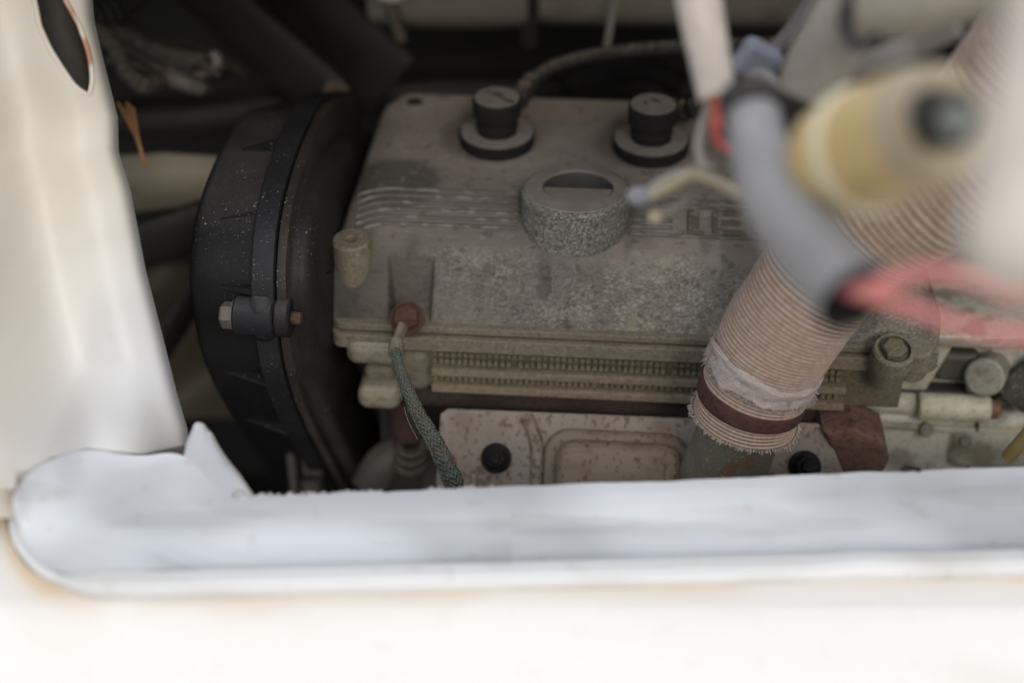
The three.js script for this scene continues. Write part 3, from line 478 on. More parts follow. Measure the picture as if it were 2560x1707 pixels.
// --- heat shield over the exhaust -------------------------------------------------
{
  const O = V(0, 0.808, 0.070), dn = V(0, -0.7615, 0.648), nn = V(0, 0.648, 0.7615);
  const pl = (x, s, h = 0) => O.clone().addScaledVector(dn, s).addScaledVector(nn, h).add(V(x, 0, 0));
  const onPlane = (u, v, h = 0) => { const d = eray(u, v), o = O.clone().addScaledVector(nn, h), t = o.sub(CE).dot(nn) / d.dot(nn); const p = CE.clone().addScaledVector(d, t); return [p.x, p.clone().sub(O).dot(dn)]; };
  const toPlane = (g) => { const p = g.attributes.position; for (let i = 0; i < p.count; i++) { const q = pl(p.getX(i), -p.getY(i), p.getZ(i)); p.setXYZ(i, q.x, q.y, q.z); } g.computeVertexNormals(); return g; };
  const poly = (pts, depth, bev, h0) => { const s = new THREE.Shape(pts.map(([x, t]) => new THREE.Vector2(x, -t))); const g = new THREE.ExtrudeGeometry(s, { depth, bevelEnabled: true, bevelSize: bev, bevelThickness: bev, bevelSegments: 4, bevelOffset: -bev }); g.translate(0, 0, h0); return boxUV(toPlane(g)); };
  const a = onPlane(1012, 950), b = onPlane(1030, 938), c = onPlane(1880, 972), d = onPlane(1897, 985), e = onPlane(1965, 1110), f = onPlane(1000, 1120);
  const down = 0.06;
  const sh = part('heat_shield', poly([[a[0], a[1]], [b[0], b[1]], [c[0], c[1]], [d[0], d[1]], [e[0] + 0.01, down], [f[0], down]], 0.0012, 0.0006, -0.001), M.shield, engine, { label: 'pale heat shield plate freckled with rust', own: (x, y, z) => mul3([1, 0.98, 0.96], 1.0) });
  // raised pan with a rolled border
  const r0 = onPlane(1252, 985, 0.006), r1 = onPlane(1590, 990, 0.006), rr = (x0, x1, s0, r) => { const p = []; for (let i = 0; i <= 8; i++) { const t = Math.PI + i / 8 * Math.PI / 2; p.push([x0 + r + Math.cos(t) * r, s0 + r + Math.sin(t) * r]); } for (let i = 0; i <= 8; i++) { const t = -Math.PI / 2 + i / 8 * Math.PI / 2; p.push([x1 - r + Math.cos(t) * r, s0 + r + Math.sin(t) * r]); } p.push([x1, down], [x0, down]); return p; };
  const pan = part('raised_pan', poly(rr(r0[0], r1[0], r0[1] - 0.001, 0.013), 0.003, 0.0026, 0.0004), M.shield, sh, { base: [0.80, 0.74, 0.64] });
  part('pan_face', poly(rr(r0[0] + 0.0062, r1[0] - 0.004, r0[1] + 0.0046, 0.0105), 0.0095, 0.0068, 0.0008), M.shield, pan, { base: [0.92, 0.84, 0.72] });
  // crease where the plate lifts towards the pan
  part('crease', sweep([pl(r0[0] - 0.010, r0[1] - 0.006, 0.0005), pl(r0[0] - 0.0045, r0[1] + 0.006, 0.001), pl(r0[0] - 0.003, down, 0.001)], 0.0036, { n: 30, m: 12 }), M.shield, sh, { base: [0.9, 0.86, 0.8] });
  for (const [u, v, s] of [[1140, 1052, 1], [1848, 1072, 1.05]]) { const q = onPlane(u, v); const bolt = pieces(orient(sharpLathe([[0.0001, 0.003], [0.0074, 0.003], [0.0078, 0.002], [0.0078, 0]], 28).scale(s, 1, s), pl(q[0], q[1]), nn), orient(hexHead(0.0056 * s, 0.0095), pl(q[0], q[1]), nn, 0.3), orient(sharpLathe([[0.0001, 0.013], [0.0025, 0.013], [0.003, 0.009]], 16), pl(q[0], q[1]), nn)); part('shield_bolt', bolt, M.rubber, sh, { base: [0.9, 0.95, 1.0] }); }
  // second bracket strip at the pipe's right
  const s0 = onPlane(1735, 1045, 0.004), s1 = onPlane(1770, 1045, 0.004); part('shield_strip', poly([[s0[0], s0[1]], [s1[0], s1[1]], [s1[0] + 0.014, down], [s0[0] + 0.012, down]], 0.002, 0.0005, 0.001), M.shield, sh, { base: [0.85, 0.75, 0.66] });
  // riser pipe that the cloth hose slips over
  const pipe = sweep([Ed(1636, 1175, 0.716), Ed(1664, 1080, 0.694), Ed(1709, 960, 0.668), Ed(1727, 906, 0.660)], (t) => 0.0205 + 0.0008 * Math.sin(t * 7), { n: 40, m: 48, cap: false });
  part('riser_pipe', pipe, M.olive, engine, { label: 'olive metal riser pipe with a rust streak under the hose' });
  part('pipe_collar', orient(new THREE.TorusGeometry(0.026, 0.004, 14, 48).rotateX(Math.PI / 2), Ed(1648, 1115, 0.704), Ed(1668, 1085, 0.692).sub(Ed(1640, 1175, 0.715))), M.rust, sh, { base: [1.1, 0.9, 0.7] });
  // rusty lump of manifold right of the shield
  const rl = [[1895, 985], [1960, 975], [2030, 1010], [2038, 1050], [2000, 1130], [1950, 1130]].map(([u, v]) => Ez(u, v, 0.075)); const rs = new THREE.Shape(rl.map((p) => new THREE.Vector2(p.x, p.y)));
  part('manifold_flange', boxUV(new THREE.ExtrudeGeometry(rs, { depth: 0.02, bevelEnabled: true, bevelSize: 0.003, bevelThickness: 0.004, bevelSegments: 4, bevelOffset: -0.002 }).translate(0, 0, 0.055)), M.rust, engine, { base: [1.55, 1.6, 1.6] });
}
// --- timing belt cover ------------------------------------------------------------
{
  const X = -0.115, uv = [[760, 205], [735, 212], [690, 226], [652, 288], [622, 360], [600, 430], [585, 500], [578, 560], [574, 640], [578, 720], [588, 800], [600, 860], [620, 920], [650, 985], [685, 1045], [715, 1095], [760, 1170]];
  const P = uv.map(([u, v]) => Ex(u, v, X)); P[0].set(X, P[1].y - 0.012, P[1].z - 0.03);
  const F = frames(P.map((p) => V(0, p.y, p.z)), 150);
  const cen = V(0, 0.80, -0.03); // outward normals in the plane of the cover
  const PR = F.map((f) => { const n = V(0, f.t.z, -f.t.y); if (n.dot(f.p.clone().sub(cen)) < 0) n.negate(); return { p: f.p, n }; });
  const surf = (st, drop = 0) => gridGeo(st.length - 1, 150, (a, b) => { const s = st[Math.round(a * (st.length - 1))], q = PR[Math.round(b * 150)], o = s[1] + drop * sstep(0.34, 0.08, b) * sstep(0.0158, 0.0175, s[0]); return V(X + s[0], q.p.y - q.n.y * o, q.p.z - q.n.z * o); });
  const tc = part('belt_cover', surf([[-0.0002, 0.0074], [-0.010, 0.0074], [-0.020, 0.0078], [-0.0275, 0.0082], [-0.0300, 0.0090], [-0.0318, 0.0106], [-0.0328, 0.013], [-0.033, 0.018], [-0.033, 0.05]]), M.plastic, engine, { dust: [4.2, 3.9, 3.5], lo: 0.72, hi: 1.0, label: 'black plastic timing belt cover with stiffening ribs' });
  const rim = part('cover_rim', surf([[-0.0004, 0.009], [-0.0002, 0.0012], [0.0004, 0.0002], [0.001, 0], [0.0100, 0], [0.0106, 0.0002], [0.0110, 0.0009], [0.0111, 0.012]]), M.plastic, tc, { base: [1.8, 1.8, 1.8], dust: [3.2, 3.0, 2.9], lo: 0.55, hi: 1.0 });
  part('inner_cover', surf([[0.0118, 0.012], [0.0118, 0.0026], [0.0122, 0.0018], [0.0158, 0.0018], [0.0164, 0.0024], [0.0170, 0.0062], [0.0190, 0.0076], [0.0215, 0.0071], [0.0240, 0.0078], [0.0262, 0.0098], [0.0280, 0.0135], [0.0292, 0.019], [0.0297, 0.026], [0.0300, 0.05]], 0.016), M.plastic, tc, { base: [1.75, 1.6, 1.35], dust: [16, 13.8, 11.2], lo: 0.3, hi: 0.92, own: (x, y, z, k) => { const b = sstep(X + 0.0195, X + 0.0165, x); return [k[0] + 1.1 * b, k[1] + 0.9 * b, k[2] + 0.6 * b]; } });
  const near = (v) => { let best = 0, d = 1e9; PR.forEach((q, i) => { const w = q.p.clone().setX(X).applyAxisAngle(UP, YAW).sub(CAM), y = 784 - FP * (w.y * cP - w.z * sP) / -(w.y * sP + w.z * cP); if (Math.abs(y - v) < d && i > 12) { d = Math.abs(y - v); best = i; } }); return PR[best]; };
  for (const [v, len, h] of [[316, 0.024, 0.0075], [484, 0.023, 0.0072], [668, 0.022, 0.0078], [752, 0.020, 0.006], [885, 0.026, 0.0075], [1000, 0.027, 0.0075]]) {
    const q = near(v), t = V(0, -q.n.z, q.n.y), w = 0.0013, tri = [];
    const at = (dx, o, s) => V(X + dx, q.p.y, q.p.z).addScaledVector(q.n, -o).addScaledVector(t, s);
    const a = [at(0, 0.0085 - h, -w), at(0, 0.0085 - h, w), at(0, 0.010, -w), at(0, 0.010, w), at(-len, 0.0092, -w * 0.5), at(-len, 0.0092, w * 0.5)];
    for (const [i, j, k] of [[0, 1, 5], [0, 5, 4], [0, 4, 2], [1, 3, 5], [0, 2, 3], [0, 3, 1]]) tri.push(a[i], a[j], a[k]);
    const g = new THREE.BufferGeometry().setFromPoints(tri); g.computeVertexNormals(); part('stiffening_rib', boxUV(g), M.plastic, tc, { base: [1.5, 1.5, 1.5], dust: [12, 11.4, 10.8], lo: 0.2, hi: 0.8 });
  }
  // bolt boss on the rim
  const q = near(733), c = V(X, q.p.y, q.p.z).addScaledVector(q.n, -0.0022), ax = V(1, 0, 0);
  const boss = sharpLathe([[0.0001, -0.0095], [0.0085, -0.0095], [0.0096, -0.0085], [0.0098, 0.009], [0.0086, 0.010]], 36);
  part('bolt_boss', orient(boss, c.clone().add(V(0.001, 0, 0)), ax), M.plastic, tc, { base: [1.7, 1.75, 1.85], dust: [4.5, 4.2, 3.9], lo: 0.5, hi: 1 });
  const boss2 = sharpLathe([[0.0088, 0.0105], [0.0092, 0.0112], [0.0092, 0.0165], [0.0082, 0.0175], [0.0001, 0.0175]], 36);
  part('bolt_boss', orient(boss2, c.clone().add(V(0.001, 0, 0)), ax), M.plastic, tc, { base: [1.5, 1.4, 1.3], dust: [4.5, 4.1, 3.6], lo: 0.5, hi: 1 });
  // necks that blend the rim into the boss
  for (const [dv, s] of [[-40, 1], [38, -1]]) { const a = near(733 + dv); part('boss_neck', sweep([V(X + 0.005, a.p.y, a.p.z).addScaledVector(a.n, -0.004), c.clone().add(V(0.004, 0, 0)).lerp(V(X + 0.005, a.p.y, a.p.z), 0.35).addScaledVector(a.n, 0.0002), c.clone().add(V(0.002, 0, 0)).addScaledVector(q.n, -0.0045)], (t) => 0.0058 + 0.0036 * t, { n: 16, m: 18, sy: 1.05 }), M.plastic, tc, { base: [1.7, 1.7, 1.7], dust: [5, 4.6, 4.2], lo: 0.3, hi: 1 }); }
  const bolt = pieces(orient(hexHead(0.0066, 0.0058), c.clone().add(V(-0.0095, 0, 0)), V(-1, 0, 0), 0.2), orient(sharpLathe([[0.0074, 0.0012], [0.0074, 0], [0.0001, 0]], 24), c.clone().add(V(-0.0084, 0, 0)), V(-1, 0, 0)));
  part('cover_bolt', bolt, M.plain, tc, { base: [0.15, 0.138, 0.12] });
  const bend = orient(sharpLathe([[0.0001, 0.0225], [0.0028, 0.0225], [0.0031, 0.021], [0.0031, 0.018]], 20), c.clone().add(V(0.0005, 0, 0)), ax);
  part('bolt_end', bend, M.rust, tc, { base: [0.9, 0.85, 0.65] });
  // bracket at the cover's foot
  const bx = (u0, u1, v0, v1, z, d, b) => { const a = Ez(u0, v0, z), e = Ez(u1, v1, z); return part('cover_foot', rbox(e.x - a.x, a.y - e.y, d, 0.002).translate((a.x + e.x) / 2, (a.y + e.y) / 2, z - d / 2), M.plain, tc, { base: b }); };
  const fz = near(1085).p.z + 0.004;
  bx(655, 690, 1045, 1180, fz, 0.012, [0.13, 0.12, 0.105]); bx(688, 742, 1108, 1180, fz + 0.002, 0.012, [0.10, 0.09, 0.07]); bx(688, 742, 1050, 1096, fz - 0.002, 0.012, [0.10, 0.095, 0.09]);
  // rusty sensor lump behind the cover's top
  const lp = Ed(765, 235, 0.845); part('top_bracket', pieces(orient(hexHead(0.009, 0.012), lp, V(0.3, 0.8, 0.4)), rbox(0.026, 0.009, 0.016, 0.003).translate(lp.x - 0.006, lp.y - 0.004, lp.z), rbox(0.008, 0.018, 0.010, 0.003).translate(lp.x + 0.008, lp.y - 0.008, lp.z + 0.003)), M.dark, engine, { base: [4.2, 3.7, 3.3] });
}
// --- castings at the right end -----------------------------------------------------
{
  const BK = 0.032, Ez = (u, v, z) => E('z')(u, v, z - BK);
  const pz = (pts, z, depth, b, name, m = M.greyalloy, bev = 0.002) => { const s = new THREE.Shape(pts.map(([u, v]) => { const p = Ez(u, v, z); return new THREE.Vector2(p.x, p.y); })); const g = new THREE.ExtrudeGeometry(s, { depth, bevelEnabled: true, bevelSize: bev, bevelThickness: bev, bevelSegments: 3, bevelOffset: -bev * 0.5 }); return part(name, boxUV(g.translate(0, 0, z - BK - depth - bev)), m, housing, { base: b }); };
  const root = pieces(rbox(0.12, 0.10, 0.08, 0.006).translate(0.262, 0.79, -0.042));
  const housing = part('end_housing', root, M.greyalloy, engine, { base: [1.0, 0.98, 0.9], label: 'grey alloy housing at the right end of the engine' });
  pz([[1880, 900], [1960, 850], [2010, 845], [2140, 770], [2190, 790], [2110, 920], [2090, 960], [1950, 970], [1870, 940]], 0.066, 0.03, [1.1, 1.06, 0.94], 'housing_web');
  pz([[2100, 900], [2160, 790], [2352, 800], [2420, 810], [2420, 900], [2320, 905], [2110, 912]], 0.058, 0.03, [1.2, 1.19, 1.1], 'housing_block');
  pz([[2155, 775], [2420, 775], [2420, 800], [2155, 795]], 0.070, 0.05, [1.2, 1.19, 1.1], 'housing_ledge');
  // pocket and boss in the block
  const pk = Ez(2200, 845, 0.064), bs = Ez(2262, 868, 0.074);
  part('housing_pocket', rbox(0.022, 0.018, 0.014, 0.004).translate(pk.x, pk.y, pk.z - 0.008 + 0.002), M.dark, housing, { base: [2.4, 2.4, 2.1] });
  part('housing_boss', orient(sharpLathe([[0.0105, -0.02], [0.0100, -0.001], [0.0088, 0], [0.0001, 0]], 32), bs, V(-0.35, 0.25, 0.9)), M.greyalloy, housing, { base: [0.75, 0.74, 0.68] });
  part('housing_boss', orient(sharpLathe([[0.013, -0.02], [0.0125, -0.001], [0.011, 0], [0.0001, 0]], 32), Ez(2305, 850, 0.062), V(0.3, 0.4, 0.86)), M.greyalloy, housing, { base: [1.15, 1.14, 1.06] });
  // horizontal barrels
  const barrel = (u0, v0, u1, v1, r, z, b) => part('housing_barrel', orient(sharpLathe([[0.0001, 0], [r * 0.9, 0], [r, r * 0.12], [r, 1 * Ez(u0, v0, z).distanceTo(Ez(u1, v1, z)) - r * 0.12], [r * 0.9, Ez(u0, v0, z).distanceTo(Ez(u1, v1, z))], [0.0001, Ez(u0, v0, z).distanceTo(Ez(u1, v1, z))]], 32), Ez(u0, v0, z), Ez(u1, v1, z).sub(Ez(u0, v0, z))), M.greyalloy, housing, { base: b });
  barrel(1930, 915, 2104, 925, 0.0069, 0.066, [1.1, 1.05, 0.92]);
  barrel(2108, 932, 2272, 938, 0.0072, 0.072, [1.3, 1.22, 1.05]);
  part('plug', orient(sharpLathe([[0.0052, 0], [0.0052, 0.004], [0.0042, 0.0055], [0.0001, 0.0055]], 24), Ez(2272, 938, 0.072), V(1, -0.03, 0)), M.rust, housing, { base: [2.6, 2.9, 2.2] });
  part('housing_lower', rbox(0.105, 0.06, 0.06, 0.006, 4).translate(Ez(2150, 1040, 0.074).x, Ez(2150, 1040, 0.074).y - 0.006, 0.042 - BK), M.greyalloy, housing, { base: [1.4, 1.38, 1.32] });
  part('housing_lower', rbox(0.07, 0.028, 0.05, 0.008, 4).translate(Ez(2330, 1040, 0.074).x, Ez(2330, 1035, 0.074).y, 0.052 - BK), M.greyalloy, housing, { base: [1.05, 1.02, 0.9] });
  for (const [u, v, z, rr] of [[2125, 985, 0.074, 0.0042], [2215, 1010, 0.075, 0.0036], [2300, 915, 0.066, 0.0034]]) part('housing_bolt', orient(hexHead(rr, 0.004), Ez(u, v, z), V(0.1, 0.45, 0.9), u), M.greyalloy, housing, { base: [0.55, 0.52, 0.45] });
  part('housing_seam', rbox(0.0016, 0.030, 0.05, 0.0006).translate(Ez(2236, 1030, 0.075).x, Ez(2236, 1030, 0.075).y, 0.050 - BK), M.dark, housing, { base: [1.5, 1.5, 1.3] });
  part('housing_lip', rbox(0.095, 0.0035, 0.01, 0.0015).translate(Ez(2150, 990, 0.076).x, Ez(2150, 990, 0.076).y, 0.070 - BK), M.greyalloy, housing, { base: [1.3, 1.24, 1.1] });
  // dark coolant stub and brass fitting at the edge of the frame
  part('coolant_stub', sweep([Ed(2322, 912, 0.735), Ed(2360, 880, 0.73), Ed(2430, 840, 0.72)], 0.0105, { n: 16, m: 20 }), M.rubber, housing, { base: [4.2, 4.3, 3.9], dust: [9, 9, 8], lo: 0.2, hi: 1 });
  part('fitting', orient(sharpLathe([[0.0035, 0], [0.0035, 0.022], [0.0001, 0.022]], 16), Ed(2315, 1050, 0.70), V(0.35, 0.9, 0.1)), M.plain, housing, { base: [0.45, 0.33, 0.14] });
}
engine.updateMatrixWorld(true);
const eW = (p) => p.clone().applyAxisAngle(UP, YAW);

// ======================================================================================
// IGNITION LEADS: rubber boot with a skirt, and its cable
// ======================================================================================
function lead(label, u, v, elbow, cable, mark) {
  const o = thing('ignition_lead', label, 'spark plug lead', 'spark plug leads on the valve cover');
  let base = Ey(u, v, 0.9); for (let i = 0; i < 8; i++) base = Ey(u, v, topY(base.z)); base = eW(base);
  const ax = V(0, 1, 0.075).normalize(), at = (h) => base.clone().addScaledVector(ax, h), dustB = { base: [0.022, 0.0205, 0.019], dust: [0.30, 0.268, 0.228], lo: 0.72, hi: 0.97 };
  part('skirt', orient(sharpLathe([[0.0192, -0.001], [0.0200, 0.0008], [0.0201, 0.0058], [0.0194, 0.0068], [0.0110, 0.0072], [0.0001, 0.0072]], 56), at(0), ax), M.boot, o, dustB);
  part('neck', orient(sharpLathe([[0.0108, 0.007], [0.0106, 0.0100], [0.0113, 0.0112], [0.0104, 0.0124], [0.0106, 0.0160], [0.0112, 0.0166]], 40), at(0), ax), M.boot, o, dustB);
  const head = part('boot_head', orient(sharpLathe([[0.0100, 0.0160], [0.0126, 0.0172], [0.0131, 0.0250], [0.0128, 0.0262], [0.0118, 0.0270], [0.0001, 0.0274]], 48), at(0), ax), M.boot, o, dustB);
  if (mark === 'slit') part('seam', rbox(0.0205, 0.0008, 0.0006, 0.0002).rotateY(-0.75).translate(at(0.0274).x + 0.001, at(0.0274).y, at(0.0274).z), M.rubber, head);
  else part('dimple', new THREE.SphereGeometry(0.0011, 12, 8).translate(at(0.0272).x - 0.004, at(0.0272).y - 0.0002, at(0.0272).z - 0.001), M.rubber, head);
  const E0 = at(0.0205), pts = [E0, ...elbow.map(([a, b, d]) => Wd(a, b, d))];
  part('elbow', sweep(pts, (t) => lerp(0.0078, 0.0050, t) + 0.0007 * Math.sin(t * 34), { n: 60, m: 24 }), M.rubber, o, { base: [2.2, 2.1, 2.0], dust: [7.5, 6.9, 6.0], lo: 0.3, hi: 1 });
  part('cable', sweep([pts.at(-1), ...cable.map(([a, b, d]) => Wd(a, b, d))], 0.0039, { n: 90, m: 16 }), M.rubber, o, { base: [2.4, 2.4, 2.4], dust: [8, 7.4, 6.6], lo: 0.2, hi: 1 });
  rebase(o); return o;
}
lead('dusty black spark plug boot near the belt cover, its cable arching to the right', 1142, 326, [[1178, 236, 0.772], [1198, 215, 0.776], [1222, 184, 0.785]], [[1262, 157, 0.80], [1330, 134, 0.805], [1420, 119, 0.81], [1550, 108, 0.81], [1720, 102, 0.80], [1900, 98, 0.80], [2100, 90, 0.80]], 'slit');
lead('dusty black spark plug boot further right, beside the hanging pale tube', 1494, 342, [[1535, 252, 0.765], [1565, 255, 0.762], [1600, 246, 0.755]], [[1640, 232, 0.75], [1690, 205, 0.74], [1740, 178, 0.73], [1800, 150, 0.72]], 'dot');

// ======================================================================================
// EARTH STRAP: braided copper gone green, crimped to a lug under the rusty bolt
// ======================================================================================
{
  const o = thing('earth_strap', 'green weathered braided earth strap hanging from a rusty bolt', 'earth strap');
  const P = [[924, 752, 0.688], [914, 778, 0.684], [911, 800, 0.680]].map(([a, b, d]) => Wd(a, b, d));
  part('terminal', sweep(P, (t) => 0.0046 - 0.0006 * t, { n: 20, m: 18, sy: 0.55 }), M.alloy, o, { base: [0.7, 0.66, 0.64] });
  part('crimp', sweep([Wd(911, 789, 0.680), Wd(909, 800, 0.678), Wd(908, 812, 0.676)], 0.0052, { n: 12, m: 20, sy: 0.7 }), M.alloy, o, { base: [0.85, 0.78, 0.74] });
  const B = [[908, 808, 0.676], [922, 860, 0.672], [955, 940, 0.668], [1000, 1020, 0.668], [1028, 1075, 0.668], [1048, 1125, 0.668], [1066, 1200, 0.668]].map(([a, b, d]) => Wd(a, b, d));
  const wob = (t) => 1 + 0.05 * Math.sin(t * 61) + 0.04 * Math.sin(t * 137 + 1);
  part('braid', sweep(B, (t, th) => lerp(0.0040, 0.0068, sstep(0, 0.75, t)) * wob(t) * (1 + 0.06 * Math.sin(th * 9 + t * 200) + 0.05 * Math.sin(th * 9 - t * 200)), { n: 260, m: 54, sy: 0.62 }), M.braid, o);
  const w = []; for (let i = 0; i < 26; i++) { const t = 0.15 + rnd() * 0.8, k = Math.floor(t * 6), p0 = B[k].clone().lerp(B[k + 1], t * 6 - k), d = B[k + 1].clone().sub(B[k]).normalize(), side = (rnd() - 0.5) * 2; const q = p0.clone().add(V(side * 0.0045, 0.0006, 0.0028 + rnd() * 0.0006)); w.push(sweep([q, q.clone().addScaledVector(d, 0.006).add(V(side * 0.0008, 0.0006, 0.0008)), q.clone().addScaledVector(d, 0.012 + rnd() * 0.006)], 0.00022, { n: 6, m: 5 })); }
  part('loose_strands', pieces(...w), M.braid, o, { kind: 'stuff', base: [1.2, 1.45, 1.35] });
  rebase(o);
}

// ======================================================================================
// INTAKE HOSE: corrugated, cloth covered, clamped over the riser pipe
// ======================================================================================
{
  const o = thing('intake_hose', 'ribbed beige cloth-covered intake hose clamped over the olive riser pipe', 'hose');
  const C = [[1710, 958, 0.667], [1728, 904, 0.659], [1755, 840, 0.650], [1796, 762, 0.638], [1872, 652, 0.622], [1985, 520, 0.606], [2125, 418, 0.588], [2290, 300, 0.568], [2440, 130, 0.545], [2570, -60, 0.52]].map(([a, b, d]) => Wd(a, b, d));
  const N = 1150, F = frames(C, N), L = F.length_, env = (s) => { const a = [[0, 0.0246], [0.013, 0.0240], [0.028, 0.0243], [0.042, 0.0256], [0.07, 0.0262], [0.105, 0.0282], [0.15, 0.0310], [0.2, 0.0335], [0.3, 0.036], [0.6, 0.037]]; for (let i = 0; i + 1 < a.length; i++) if (s <= a[i + 1][0]) return lerp(a[i][1], a[i + 1][1], (s - a[i][0]) / (a[i + 1][0] - a[i][0])); return 0.037; };
  let ph = 0; const phase = [0]; for (let i = 1; i <= N; i++) { const s = i / N * L, pitch = lerp(0.0020, 0.0037, sstep(0.06, 0.16, s)); ph += L / N / pitch / (1 + 0.16 * (vnoise(s * 260, 2, 9999, 9) - 0.5) + 0.14 * (vnoise(s * 70, 5, 9999, 9) - 0.5)); phase.push(ph); }
  const i0 = 0;
  const at = (a, i) => { const f = F[i], th = a * Math.PI * 2, s = i / N * L, x = phase[i] + a + 0.04 * vnoise(a * 12, i * 0.004, 12, 999), fr = x - Math.floor(x), amp = lerp(0.0009, 0.0017, sstep(0.05, 0.16, s)) * (s < 0.0 ? 0 : 1);
    const crack = 0; const r = env(s) + amp * (Math.pow(Math.abs(Math.sin(fr * Math.PI)), 0.7) - 0.6) + 0.0011 * (vnoise(a * 5, s * 60, 5, 999) - 0.5) + 0.0006 * (vnoise(a * 14, s * 240, 14, 9999) - 0.5) + crack; return f.p.clone().addScaledVector(f.n, Math.cos(th) * r).addScaledVector(f.b, Math.sin(th) * r); };
  const g = gridGeo(72, N, (a, b) => at(a, i0 + Math.round(b * (N - i0))), { closeU: true, uvfn: (a, b) => [a * 0.168, b * L] });
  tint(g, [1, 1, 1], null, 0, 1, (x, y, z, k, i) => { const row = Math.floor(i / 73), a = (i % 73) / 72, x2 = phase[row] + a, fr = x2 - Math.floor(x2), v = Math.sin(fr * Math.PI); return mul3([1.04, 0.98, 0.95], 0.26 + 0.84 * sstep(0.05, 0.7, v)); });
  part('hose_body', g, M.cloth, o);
  // rusty clamp band
  const band = (s0, s1, off, m, name, base) => { const j0 = Math.round(s0 / L * N), j1 = Math.round(s1 / L * N), st = [[j0, -0.0004], [j0, off], [Math.round(lerp(j0, j1, 0.15)), off + 0.0002], [Math.round(lerp(j0, j1, 0.85)), off + 0.0002], [j1, off], [j1, -0.0004]]; const q = gridGeo(96, 5, (a, b) => { const [i, d] = st[Math.round(b * 5)], f = F[i], th = a * Math.PI * 2, r = env(i / N * L) + 0.0005 + d; return f.p.clone().addScaledVector(f.n, Math.cos(th) * r).addScaledVector(f.b, Math.sin(th) * r); }, { closeU: true }); return part(name, q, m, o, { base }); };
  band(0.0105, 0.0182, 0.0006, M.rust, 'clamp_band', [0.62, 0.5, 0.52]);
  // frayed gauze cuff above the clamp, ragged at both borders
  const cu0 = 0.0265, cu1 = 0.0375;
  const cuff = gridGeo(140, 30, (a, b) => {
    const th = a * Math.PI * 2, lo = cu0 - 0.002 + 0.0035 * vnoise(a * 18, 1, 18, 9) + 0.002 * vnoise(a * 60, 3, 60, 9), hi = cu1 + 0.004 * (vnoise(a * 9, 7, 9, 9) - 0.5), s = lerp(lo, hi, b), j = clamp(Math.round(s / L * N), 0, N), f = F[j];
    const r = env(s) + 0.0012 + 0.0012 * vnoise(a * 26, b * 4 + 2, 26, 99) + 0.0014 * (1 - b) * vnoise(a * 40, 8, 40, 99) * sstep(0.5, 0, b) - 0.0012 * sstep(0.85, 1, b);
    return f.p.clone().addScaledVector(f.n, Math.cos(th) * r).addScaledVector(f.b, Math.sin(th) * r);
  }, { closeU: true, uvfn: (a, b) => [a * 0.168 + b * 0.002, lerp(cu0, cu1, b)] });
  part('gauze_cuff', cuff, M.gauze, o);
  // loose threads at the hose end and at the cuff
  const th = []; const thread = (s, a, len, dirS, out) => { const j = clamp(Math.round(s / L * N), 0, N), f = F[j], an = a * Math.PI * 2, rad = f.n.clone().multiplyScalar(Math.cos(an)).addScaledVector(f.b, Math.sin(an)), p = f.p.clone().addScaledVector(rad, env(s) + 0.0006), tx = rad.clone().cross(f.t); const q = p.clone().addScaledVector(f.t, dirS * len * 0.5).addScaledVector(rad, out * 0.4).addScaledVector(tx, (rnd() - 0.5) * len * 0.5), e = p.clone().addScaledVector(f.t, dirS * len).addScaledVector(rad, out).addScaledVector(tx, (rnd() - 0.5) * len * 1.2); th.push(sweep([p, q, e], 0.00014 + rnd() * 0.0001, { n: 5, m: 4, cap: false })); };
  for (let i = 0; i < 520; i++) { const a = rnd(), dense = Math.max(0.12, vnoise(a * 14, 5, 14, 9) - 0.35) * 2.4; thread(0.0004 + rnd() * 0.0012, a, (0.0008 + rnd() * 0.0032) * dense, -1, rnd() * 0.0022); }
  for (let i = 0; i < 420; i++) { const a = rnd(); thread(cu0 + rnd() * 0.002 + (rnd() < 0.25 ? 0.008 * rnd() : 0), a, 0.001 + rnd() * 0.0035, -1, 0.0006 + rnd() * 0.0026); }
  part('frayed_threads', pieces(...th), M.gauze, o, { kind: 'stuff', base: [1.1, 1.08, 1.05] });
  rebase(o);
}

